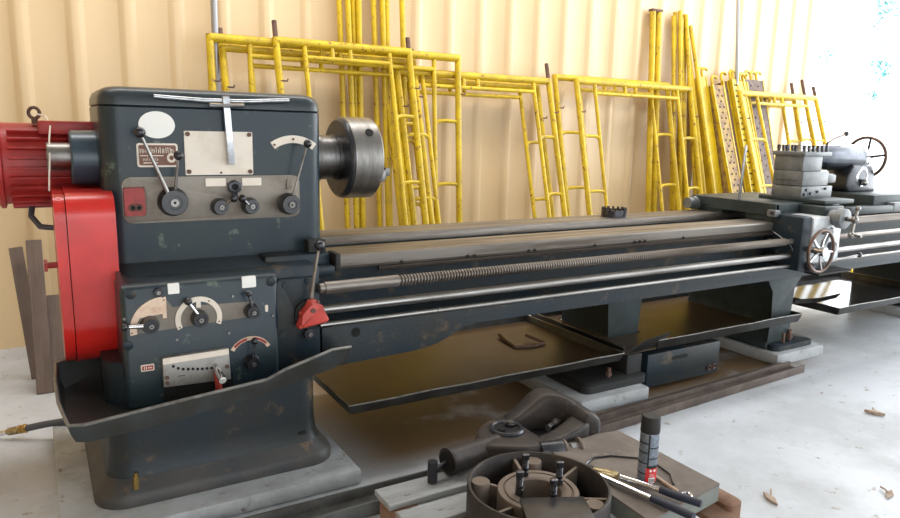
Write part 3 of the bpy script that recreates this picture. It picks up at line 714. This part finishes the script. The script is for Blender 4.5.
# ------------------------------------------------------------------ pallet, slab and what lies on them
pal = thing('wooden_pallet', 'worn wooden pallet in the foreground carrying castings', 'pallet', (1.5,1.7,0))
for y0, y1, x1 in ((2.005,2.135,2.02),(1.85,1.965,1.60),(1.69,1.81,1.60),(1.52,1.65,1.58),(1.36,1.48,1.58)):
    rr = random.uniform(-.008,.008)
    build('deck_board', B('palletgrey').box(.98+rr,x1,y0,y1,.178,.2,.003,1), pal)
for y0, x0 in ((2.04,0),(1.40,0)):
    pass
for x in (.99,1.47,1.95):
    build('stringer', B('palletrust').box(x,x+.10,1.34,2.12,.155,.1775,.002,1), pal)
    for y in (1.345,1.68,2.02):
        build('block', B('palletrust').box(x,x+.10,y,y+.10,.024,.1545,.008,2), pal)
for y in (1.345,1.68,2.02): build('bottom_board', B('palletrust').box(.98,2.06,y,y+.10,.001,.0235,.002,1), pal)
build('block', B('palletrust').rrbox(2.045,2.125,1.43,1.56,[(.024,0),(.195,0),(.203,.01)],.025), pal)

mb = B('slab').prism([(1.625,1.42),(2.035,1.475),(2.03,1.98),(1.93,2.0),(1.66,1.985),(1.64,1.80)], 'z', .262, .270)
mb.use(M['slabside']).prism([(1.625,1.42),(2.035,1.475),(2.03,1.98),(1.93,2.0),(1.66,1.985),(1.64,1.80)], 'z', .201, .262)
tag(build('slab', mb), 'thick grimy grey slab lying on the pallet under the spray can', 'slab')

# big flanged pulley
pc = V((1.367,1.676,0)); PZ=.201
pul = thing('flanged_pulley', 'large round cast wheel with hub and ribs lying flat on the pallet', 'pulley', (pc.x,pc.y,PZ))
mb = B('castrust').lathe((pc.x,pc.y,PZ),(0,0,1),[(0,.228),(.0,.239),(.139,.239),(.143,.236),(.143,.229),(.139,.226),(.02,.222),(.0,.228)],72,cap=False)
build('rim', mb, pul)
mb = B('hubtan').lathe((pc.x,pc.y,PZ+.02),(0,0,1),[(0,.075),(.0,.137),(.098,.137),(.102,.134),(.102,.118),(.096,.116),(.096,.112),(.102,.110),(.102,.088),(.096,.078),(.0,.075)],56,cap=False)
build('hub', mb, pul)
build('web', B('castdark').lathe((pc.x,pc.y,PZ+.012),(0,0,1),[(0,.074),(0,.225),(.014,.225),(.014,.074),(0,.074)],56,cap=False), pul)
for k in range(6):
    a = math.radians(15+60*k); d = V((math.cos(a),math.sin(a),0)); n = V((-d.y,d.x,0))*.007
    p0 = pc+d*.134; p1 = pc+d*.226
    ring = lambda p, z0, z1: [(p-n+V((0,0,z0))), (p+n+V((0,0,z0))), (p+n*.8+V((0,0,z1))), (p-n*.8+V((0,0,z1)))]
    build('rib', B('hubtan').rings([ring(p0,PZ+.02,PZ+.112), ring(p1,PZ+.02,PZ+.125)]), pul)
for a in (58,138,300):
    a = math.radians(a); c = pc+V((math.cos(a),math.sin(a),0))*.195
    build('lug', B('hubtan').lathe((c.x,c.y,PZ+.02),(0,0,1),[(0,.034),(.105,.032),(.108,.030)],24), pul)
for bxy in ((1.385,1.775),(1.295,1.685),(1.455,1.675),(1.36,1.59)):
    mb = B('boltdark')
    z0 = PZ+.103
    pr = [(0,.009),(.012,.009),(.012,.0135),(.034,.0135),(.035,.010),(.045,.010),(.045,.013)]
    zz = .045
    while zz < .075: pr += [(zz,.010),(zz+.004,.0125)]; zz += .007
    pr += [(.08,.010),(.08,.0135),(.098,.0135),(.10,.010)]
    mb.lathe((bxy[0],bxy[1],z0),(0,0,1),pr,12)
    build('stud_bolt', mb, pul)
tag(build('steel_plate', B('castdark').box(1.19,1.40,1.395,1.575,.3455,.360,.004,rot=Matrix.Rotation(-.45,3,'Z'))), 'dark flat steel plate lying on the front of the round wheel', 'plate')

# fork casting behind the pulley
cst = thing('machine_casting', 'oily brown cast bracket with stub shaft lying behind the round wheel', 'casting', (1.6,2.12,.2))
def blob(name, m, profs, parent, sub=2, label=None):
    mb = MB(M[m])
    for pr in profs: mb.rings(pr)
    o = build(name, mb, parent, 60)
    md = o.modifiers.new('s', 'SUBSURF'); md.levels = sub; md.render_levels = sub
    return o
mb = B('castrust').lathe((1.265,2.10,.256),(1,.12,0),[(0,.042),(.0,.053),(.012,.054),(.02,.052),(.16,.046),(.26,.046)],36)
mb.use(M['hole']).cyl((1.260,2.0994,.256),(1.266,2.1002,.256),.04,n=24)
build('sleeve', mb, cst)
mb = B('castdark').tube([(1.275,2.10,.256),(1.225,2.09,.250),(1.19,2.08,.246)],.011,12).cyl((1.19,2.08,.203),(1.19,2.08,.285),.019,n=18)
build('stub_shaft', mb, cst)
# body: broad web rising to an arched fork (skin of rounded sections along +X)
def sect(x, y0, y1, z0, z1, sk=0.0, r=.02, n=3):
    P = []
    for cy, cz, st in ((y1-r, z1-r, 0), (y0+r, z1-r, PI/2), (y0+r, z0+r, PI), (y1-r, z0+r, 1.5*PI)):
        for k in range(n+1):
            t = st+PI/2*k/n; yy = cy+r*math.cos(t); P.append((x + sk*(yy-2.1), yy, cz+r*math.sin(t)))
    return P
mb = B('castrust')
mb.rings([sect(1.42,2.075,2.165,.213,.292), sect(1.46,2.05,2.20,.207,.298), sect(1.50,2.02,2.25,.205,.298), sect(1.56,1.99,2.28,.205,.296), sect(1.62,1.98,2.30,.205,.293), sect(1.67,1.98,2.305,.205,.288), sect(1.71,1.985,2.30,.205,.262)])
mb.rings([sect(1.64,1.98,2.08,.205,.288), sect(1.71,1.985,2.075,.205,.290), sect(1.78,1.99,2.085,.205,.302), sect(1.86,2.00,2.11,.205,.318), sect(1.93,2.02,2.13,.205,.330)])
mb.rings([sect(1.64,2.22,2.305,.205,.290), sect(1.70,2.22,2.31,.205,.305), sect(1.755,2.21,2.31,.205,.345,0,.03), sect(1.80,2.20,2.31,.205,.385,0,.03), sect(1.84,2.18,2.31,.205,.395,0,.03), sect(1.89,2.13,2.30,.205,.380,0,.03), sect(1.94,2.09,2.29,.205,.355,0,.03)])
mb.rings([sect(1.87,2.03,2.30,.205,.325,.1,.03), sect(1.90,2.015,2.31,.205,.365,.1,.03), sect(1.96,2.01,2.31,.205,.345,.1,.03), sect(1.99,2.02,2.30,.205,.30,.1,.03)])
mb.use(M['castdark']).box(1.70,1.90,2.05,2.28,.204,.235,.01)
body = build('bracket_body', mb, cst, 50)
md = body.modifiers.new('smooth', 'SUBSURF'); md.levels = 1; md.render_levels = 1
mb = B('castdark').torus((1.58,2.16,.298),(0,0,1),.062,.012,28,8).use(M['hole']).cyl((1.58,2.16,.290),(1.58,2.16,.3015),.056,n=28).use(M['boltdark']).cyl((1.55,2.15,.23),(1.55,2.15,.312),.016,n=14).cyl((1.61,2.175,.23),(1.61,2.175,.312),.022,n=14)
mb.use(M['steel']).cyl((1.61,2.175,.312),(1.61,2.175,.320),.016,n=6)
build('bearing_ring', mb, cst)
mb = B('silver').lathe((1.79,2.15,.262),(1,.35,.1),[(0,.016),(.05,.016),(.052,.022),(.08,.022)],6); build('clamp_nut', mb, cst)
mb = B('castdark').lathe((1.63,2.0,.255),(1,-.30,0),[(0,.040),(.09,.043),(.10,.036)],28).use(M['hubtan']).torus((1.728,1.97,.255),(1,-.35,0),.036,.007,24,8)
mb.use(M['boltdark']).cyl((1.72,1.973,.255),(1.77,1.958,.255),.014,n=12)
mb.use(M['silver']).cyl((1.755,1.962,.255),(1.785,1.953,.255),.026,n=6)
mb.use(M['hubtan']).lathe((1.785,1.953,.255),(1,-.35,0),[(0,.044),(.008,.046),(.02,.030)],24)
build('side_bolt', mb, cst)

# spray can
can = thing('spray_can', 'black capped aerosol can with grey and red label standing on the slab', 'can', (1.817,1.619,.2705))
c = V((1.817,1.619,.2705))
mb = B('label').lathe(c,(0,0,1),[(0,.030),(.003,.0335),(.182,.0335),(.19,.031)],36)
body = build('can_body', mb, can)
mb = B('blackmat').lathe(c+V((0,0,.188)),(0,0,1),[(0,.0335),(.003,.0345),(.056,.0330),(.060,.030),(.060,.005)],36)
cap = build('cap', mb, can)
build('nozzle', B('hole').box(-.009,.009,-.002,.010,0,.022,.003), cap)
nz = bpy.data.objects['nozzle']; nz.location = V((1.817-.012,1.619-.033,.497)) - ORG['spray_can']; 
vd = math.atan2(-1.60,-1.815)    # facing the open side
def wrap(m, a0, a1, z0, z1, r=.0342, n=12, th=.0006):
    mb = MB(M[m]); o = []; q = []
    for i in range(n+1):
        a = a0+(a1-a0)*i/n; o.append((c.x+r*math.cos(a), c.y+r*math.sin(a)))
    for i in range(n+1):
        a = a1-(a1-a0)*i/n; q.append((c.x+(r-th)*math.cos(a), c.y+(r-th)*math.sin(a)))
    mb.prism(o+q, 'z', c.z+z0, c.z+z1); return mb
build('label_stripe', wrap('blackmat', vd-.05, vd+.12, .060, .186), can)
build('label_band', wrap('labelred', vd-.15, vd+1.25, .006, .060), can)
build('label_band', wrap('blackmat', vd+.0, vd+1.25, .060, .070), can)
build('barcode', wrap('white', vd+.22, vd+.92, .004, .026, .0346), can)
mb = MB(M['blackmat'])
for k in range(7):
    a = vd+.28+k*.09; w = wrap('blackmat', a, a+(.03 if k%2 else .05), .008, .022, .0349, 2)
    me_ = bpy.data.meshes.new('t'); w.bm.to_mesh(me_); mb.bm.from_mesh(me_); bpy.data.meshes.remove(me_)
build('barcode_lines', mb, can)
for a in (vd+.38, vd+.82):
    d = V((math.cos(a), math.sin(a), 0))
    build('warning_mark', B('white').lathe(c+d*.0338+V((0,0,.052)), d, [(0,.0048),(.0012,.0048)], 14), can)
for z in (.035,.075,.115,.150):
    build('label_line', wrap('blackmat', vd-1.5, vd-.06, z, z+.005), can)
for z in (.095,.135):
    build('label_line', wrap('blackmat', vd+.14, vd+1.4, z, z+.004), can)
# small printed text on the red band
mb = MB(M['white'])
for r_ in range(3):
    w = wrap('white', vd+.28, vd+.9-.1*r_, .031+r_*.004, .0318+r_*.004, .0347, 6)
    me_ = bpy.data.meshes.new('t'); w.bm.to_mesh(me_); mb.bm.from_mesh(me_); bpy.data.meshes.remove(me_)
build('fine_print', mb, can)

# bolt cutter
bc = thing('bolt_cutter', 'bolt cutter with chrome arms and dark blue grips on the slab', 'tool', (1.73,1.55,.2705))
z = .2705
mb = B('brasspale').tube([(1.675,1.745,z+.016),(1.70,1.70,z+.016),(1.715,1.66,z+.018)],[.010,.016,.012],10).box(1.683,1.727,1.665,1.72,z+.004,z+.026,.005,rot=Matrix.Rotation(.4,3,'Z'))
mb.use(M['boltdark']).tube([(1.655,1.79,z+.014),(1.675,1.745,z+.016)],[.010,.015],10)
build('cutter_head', mb, bc)
mb = B('chrome').tube([(1.665,1.71,z+.016),(1.69,1.60,z+.016),(1.712,1.495,z+.016)],.0115,12); a1 = build('arm', mb, bc)
build('grip', B('grip').tube([(1.712,1.497,z+.018),(1.728,1.42,z+.020),(1.742,1.345,z+.020)],[.013,.015,.014],12), a1)
mb = B('chrome').tube([(1.725,1.655,z+.016),(1.755,1.58,z+.018),(1.777,1.517,z+.020)],.0115,12); a2 = build('arm', mb, bc)
build('grip', B('grip').tube([(1.777,1.519,z+.021),(1.80,1.45,z+.022),(1.826,1.385,z+.022)],[.013,.015,.013],12), a2)
mb = B('black').tube([(1.665,1.775,z+.008),(1.70,1.81,z+.005),(1.76,1.835,z+.004),(1.83,1.815,z+.004),(1.905,1.755,z+.004),(1.935,1.68,z+.004),(1.92,1.60,z+.004),(1.875,1.545,z+.004)],.0035,6)
tag(build('thin_cable', mb), 'thin black cable looping around the spray can', 'cable')
mb = B('palewood').tube([(1.86,1.625,z+.006),(1.85,1.56,z+.006),(1.845,1.50,z+.006)],.006,8)
sp = build('small_screwdriver', mb); tag(sp, 'small pale wooden handled tool behind the spray can', 'tool')
mb = B('chrome').torus((1.852,1.468,z+.006),(0,0,1),.016,.0045,24,8)
tag(build('key_ring', mb), 'bright metal ring lying beside the dark grips', 'ring')

# ------------------------------------------------------------------ hose at left
hs = thing('air_hose', 'grey hose with brass coupling coming off the headstock plinth', 'hose', (-.1,3.4,.0))
build('hose', B('rubber').tube([(.20,3.58,.090),(.10,3.585,.088),(.038,3.595,.088),(-.05,3.63,.075),(-.125,3.67,.055)],.016,12), hs)
hd = V((-.11,.055,-.025)).normalized(); h0 = V((-.125,3.67,.055))
build('brass_fitting', B('brass').lathe(h0,hd,[(0,.017),(.003,.023),(.014,.023),(.016,.017),(.022,.017),(.024,.022),(.034,.022),(.036,.015)],6), hs)
build('steel_coupling', B('brasspale').lathe(h0+hd*.036,hd,[(0,.014),(.004,.019),(.05,.018),(.06,.012)],14).use(M['chrome']).lathe(h0+hd*.094,hd,[(0,.012),(.03,.012),(.04,.016),(.075,.016)],14), hs)

# ------------------------------------------------------------------ boards leaning left
def lean_board(x0, w, th, H, yb, yt, xb=None, label='', m='wood', name='wooden_plank'):
    mb = B(m).box(0,w,0,th,0,H,.003,1)
    o = build(name, mb)
    mesh = o.data
    for v in mesh.vertices: v.co += o.location
    o.location = (x0,yb,0.004)
    o.rotation_euler = (-math.atan2(yt-yb,H), xb if xb else 0, 0)
    return tag(o, label, 'plank')
lean_board(-.085,.085,.03,1.0,4.27,5.10,0,'tall weathered board behind the belt guard, nearest of three')
lean_board(-.018,.085,.025,.62,4.29,4.85,.0,'short weathered board beside the taller one behind the belt guard')
lean_board(-.11,.075,.03,.86,4.55,5.14,-.10,'leftmost dark weathered board leaning on the wall')

# ------------------------------------------------------------------ yellow scaffold frames
def frame(xL, xR, iL, iR, ztop, ytop, yb, label, pins=(), rungs=(.52,1.03), back=None, r=.025, drop=.115):
    Ln = math.hypot(ztop, ytop-yb)
    t = thing('scaffold_section', label, 'scaffold frame', (xL, yb, 0), local=True, group='yellow scaffold frames along the wall')
    t.rotation_euler = (-math.atan2(ytop-yb, ztop), 0, 0)
    ORG[t.name] = V((0,0,0))
    W = xR-xL; a = iL-xL; b = iR-xL
    for x in (0, W): build('post', B('yellow').cyl((x,0,0.01),(x,0,Ln+.01),r,n=12), t)
    build('top_tube', B('yellow').cyl((0,0,Ln-.012),(W,0,Ln-.012),r*1.2,n=12), t)
    for x in (a, b): build('inner_post', B('yellow').cyl((x,0,.05),(x,0,Ln-.03),r*.72,n=10), t)
    build('lower_tube', B('yellow').cyl((a,0,Ln-drop),(b,0,Ln-drop),r*.7,n=10), t)
    for x in ((a+b)/2-.06-.2*(b-a)*.5, (a+b)/2+.08-.2*(b-a)*.5): build('stud', B('yellow').cyl((x,0,Ln-drop),(x,0,Ln-.02),r*.7,n=8), t)
    for q in rungs:
        for x0, x1 in ((0,a),(b,W)):
            build('rung', B('yellow').tube([(x0,0,Ln-q-.03),(x0+(x1-x0)*.15,0,Ln-q),((x0+x1)/2,0,Ln-q+.004),(x0+(x1-x0)*.85,0,Ln-q),(x1,0,Ln-q-.03)],r*.62,8), t)
    for s_ in (0, W):
        build('lock_pin', B('rust').tube([(s_,-.02,Ln-.30),(s_+.05,-.02,Ln-.30),(s_+.055,-.02,Ln-.285)],.006,6), t)
    for x, h in pins: build('coupling_pin', B('rust').cyl((x-xL,0,Ln-.0),(x-xL,0,Ln+h),.018,n=10), t)
    return t
frame(1.075,3.03,1.34,2.806,2.08,5.02,4.88,'widest yellow scaffold frame, foremost behind the headstock and chuck', r=.026)
frame(1.514,2.56,1.718,2.388,2.09,4.98,4.46,'yellow scaffold frame behind the headstock with two rusty pins on top', pins=((1.514,.13),(2.56,.10)))
frame(1.17,2.66,1.36,2.46,2.03,5.10,4.52,'yellow scaffold frame behind the headstock, closest to the wall there', pins=((1.17,.12),(2.66,.09)), drop=.13)
frame(2.50,4.006,2.72,3.83,1.95,5.06,4.52,'front yellow scaffold frame right of the chuck, with one rusty pin on its right post', pins=((4.006,.15),))
frame(2.44,3.943,2.64,3.744,1.90,5.14,4.62,'rear yellow scaffold frame right of the chuck, partly hidden by its twin')
frame(4.312,5.83,4.528,5.63,1.97,5.04,4.57,'front yellow scaffold frame above the small ring gear', pins=((5.83,.12),))
frame(4.14,5.60,4.42,5.36,2.00,5.14,4.68,'rear yellow scaffold frame above the small ring gear')
frame(6.50,7.86,6.78,7.66,1.96,4.96,4.28,'front yellow scaffold frame beside the tool post', pins=((7.86,.13),))
frame(6.42,7.78,6.66,7.56,1.97,5.04,4.40,'middle yellow scaffold frame beside the tool post', pins=((7.78,.20),))
frame(6.34,7.69,6.56,7.46,1.95,5.12,4.54,'rear yellow scaffold frame beside the tool post', pins=((7.69,.18),))

# tall single tubes
def pole(x, zt, yt, yb, r, label, group, dx=0.0, m='yellow', cat='tube', name='scaffold_tube'):
    mb = B(m).cyl((x-dx,yb,.004),(x,yt,zt),r,n=12)
    o = build(name, mb); return tag(o, label, cat, group)
for i, (x, dx) in enumerate(((2.06,-.03),(2.11,-.05),(2.17,-.02),(2.21,.01))):
    pole(x, 3.0+.05*i, 5.21-.03*(i%2), 5.02-.03*(i%2), .022, 'tall yellow tube in the cluster rising just above the chuck', 'tall tubes above the chuck', dx)
for i, (x, dx) in enumerate(((2.34,-.02),(2.40,-.02),(2.46,.02),(2.56,-.05))):
    pole(x, 3.1+.04*i, 5.21-.03*(i%2), 5.0-.03*(i%2), .022, 'tall yellow tube in the cluster right of the chuck tubes', 'tall tubes right of the chuck', dx)
for i, x in enumerate((5.68,5.73,5.78,5.82,5.86,5.90,5.70,5.76,5.84)):
    pole(x, (2.68,2.73,2.74,2.70,2.66,2.60,2.72,2.66,2.71)[i], 5.20-.035*(i%2), (4.95,4.9,4.85,4.72,4.58,4.45,5.02,4.99,4.95)[i], .021, 'tall yellow tube in the cluster left of the hooked deck planks', 'tall tubes left of the deck planks', -.04)
pr = thing('tube_pair', 'pair of long yellow tubes joined by a top bracket near the wall', 'tubes', (5.3,4.7,0))
for x in (5.395,5.48): build('tube', B('yellow').cyl((x,5.02,.003),(x,5.21,2.70),.03,n=12), pr)
build('top_bracket', B('rust').box(5.365,5.51,5.18,5.24,2.695,2.72,.003), pr)
pole(1.135, 3.6, 5.14, 5.10, .024, 'grey galvanised pole rising behind the headstock lid', None, m='galv', cat='pole', name='metal_pole')
pole(6.55, 3.6, 5.19, 4.75, .018, 'thin grey pole behind the hooked deck planks', None, dx=.12, m='galv', cat='pole', name='metal_pole')

# hooked scaffold deck planks standing on edge
def deck(x, w, H, yt, yb, mface, label, dep=.16, holes=True, hk=2):
    t = thing('scaffold_plank', label, 'scaffold plank', (x,yb,.03), local=True, group='hooked scaffold planks')
    ORG[t.name] = V((0,0,0))
    t.rotation_euler = (-math.atan2(yt-yb,H),0,0)
    dp = B(mface).box(0,w,0,dep,0,H,.004,1)
    build('edge_rail', B('yellow').box(-.012,.004,-.006,.03,0,H).box(w-.004,w+.012,-.006,.03,0,H), t)
    if holes:
        dp.use(M['hole']); z = .12; k = 0
        while z < H-.05:
            for q in ((.3,.7) if k%2 else (.5,)): dp.cyl((w*q,-.0015,z),(w*q,.004,z),.012,n=6)
            z += .06; k += 1
    build('deck_panel', dp, t)
    for i in range(hk):
        xx = w*(.2+.6*i/(max(hk-1,1)))
        mb = B('yellow')
        pts = [(xx,.03,H-.02),(xx,.03,H+.05)]+[(xx+.05-.05*math.cos(a),.03,H+.05+.055*math.sin(a)) for a in [PI*k/8*.80 for k in range(1,9)]]
        mb.tube(pts,.014,8); build('hook', mb, t)
    return t
deck(6.03,.09,2.15,5.12,4.52,'yellow','leftmost hooked deck plank, plain yellow',holes=False)
deck(6.15,.16,2.10,5.06,4.36,'deckrust','perforated rusty deck plank second from the tube cluster',hk=1)
deck(6.34,.05,2.14,5.08,4.40,'rust','brownish narrow deck plank between yellow ones',holes=False,hk=1)
deck(6.42,.07,2.17,5.04,4.34,'yellow','hooked yellow deck plank above the upright bar',holes=True)
deck(6.52,.08,2.16,5.04,4.30,'yellow','hooked yellow deck plank just left of the wide rusty one',holes=False)
deck(6.63,.09,2.15,5.08,4.40,'yellow','hooked yellow deck plank touching the wide rusty one',holes=True)
deck(6.75,.32,2.17,5.13,4.50,'rustgrey','wide rusty perforated deck plank with hooks behind the scaffold frame',hk=3)

# ------------------------------------------------------------------ trees outside
def tree(base, clumps, label):
    t = thing('tree', label, 'tree', base)
    bx_, by_, bz_ = base
    build('trunk', B('bark').tube([(bx_,by_,bz_),(bx_+.1,by_+.05,2.0),(bx_-.05,by_,4.6)],[.09,.07,.03],10), t)
    mb = B('leaf'); bm = mb.bm
    for (cx,cy,cz,R,n) in clumps:
        for i in range(n):
            p = V((random.gauss(0,1),random.gauss(0,1),random.gauss(0,1)))*R*.5 + V((cx,cy,cz))
            u = V((random.uniform(-1,1),random.uniform(-1,1),random.uniform(-1,1))).normalized(); w = u.orthogonal().normalized()
            s_ = random.uniform(.03,.06)
            bm.faces.new([bm.verts.new(p+u*s_), bm.verts.new(p+w*s_*.5), bm.verts.new(p-u*s_), bm.verts.new(p-w*s_*.5)])
    build('foliage', mb, t)
tree((16.3,8.4,-.03), [(16,8.75,4.2,.30,160),(16,8.70,4.5,.30,160),(16,8.9,3.9,.12,30),(16,8.6,3.0,.26,150),(16,8.75,3.15,.14,50),(16,8.75,2.45,.13,40),(16,8.72,3.6,.10,20)], 'sparse teal leaved tree outside, at the far right beyond the opening')
tree((17.0,10.9,-.03), [(16.6,10.45,3.45,.26,90),(16.6,10.3,3.4,.2,60)], 'faint teal bush top outside, close to the end of the cream wall')

# ------------------------------------------------------------------ dry leaf scraps
for i, (x, y, a) in enumerate(((3.05,1.38,.3),(2.55,1.60,1.2),(3.9,1.9,2.0))):
    mb = MB(M['dryleaf']); mb.rings([[(x+dx*math.cos(a)-dy*math.sin(a), y+dx*math.sin(a)+dy*math.cos(a), .003+z_) for dx,dy in ((-.05,0),(0,-.016-.004*i),(.05,0),(0,.016))] for z_ in (0,.004+.006*i)])
    mb.tube([(x,y,.006),(x+.05*math.sin(a),y+.03,.012),(x+.08*math.sin(a),y+.05,.008)],.004,5)
    tag(build('dry_leaf', mb), ('curled dry leaf on the open floor right of the pallet','small twig-like dry leaf closest to the spray can','dry leaf scrap on the floor out past the carriage leg')[i], 'leaf')

# ------------------------------------------------------------------ camera
cd = bpy.data.cameras.new('camera'); cam = bpy.data.objects.new('camera', cd); COL.objects.link(cam)
p, r, y = [math.radians(a) for a in (10.6078,1.37505,30.8779)]
f = V((math.sin(y)*math.cos(p), math.cos(y)*math.cos(p), -math.sin(p)))
rt = V((math.cos(y), -math.sin(y), 0)); up = rt.cross(f)
RT = rt*math.cos(r)+up*math.sin(r); UP = up*math.cos(r)-rt*math.sin(r)
mw = Matrix((( RT.x, UP.x, -f.x, 0),(RT.y, UP.y, -f.y, 0),(RT.z, UP.z, -f.z, 1.5),(0,0,0,1)))
cam.matrix_world = mw
cd.sensor_width = 36; cd.lens = 693.9*36/900; cd.clip_start = .05; cd.clip_end = 200
SC.camera = cam

# ------------------------------------------------------------------ light: daylight through the open end and the open front, plus an added fill lamp
w = bpy.data.worlds.new('daylight'); SC.world = w; w.use_nodes = True
bg = w.node_tree.nodes['Background']; bg.inputs[0].default_value = (.93,.97,1,1); bg.inputs[1].default_value = 2.6
def area(name, loc, rot, sx, sy, e, c=(1,1,1)):
    l = bpy.data.lights.new(name,'AREA'); l.shape='RECTANGLE'; l.size=sx; l.size_y=sy; l.energy=e; l.color=c
    o = bpy.data.objects.new(name,l); COL.objects.link(o); o.location=loc; o.rotation_euler=rot; return o
area('opening_daylight', (9.6,2.5,2.4), (0,math.radians(90),0), 3.6, 6.0, 240, (.93,.97,1))
area('wall_fill', (3.0,3.9,4.36), (math.radians(12),0,0), 8.0, 0.8, 210, (1,.98,.95))  # added lamp under the closed ceiling to brighten the wall
SC.view_settings.view_transform = 'Standard'; SC.view_settings.look = 'None'
SC.view_settings.exposure = 0.28; SC.view_settings.gamma = 1.0
SC.cycles.use_denoising = True
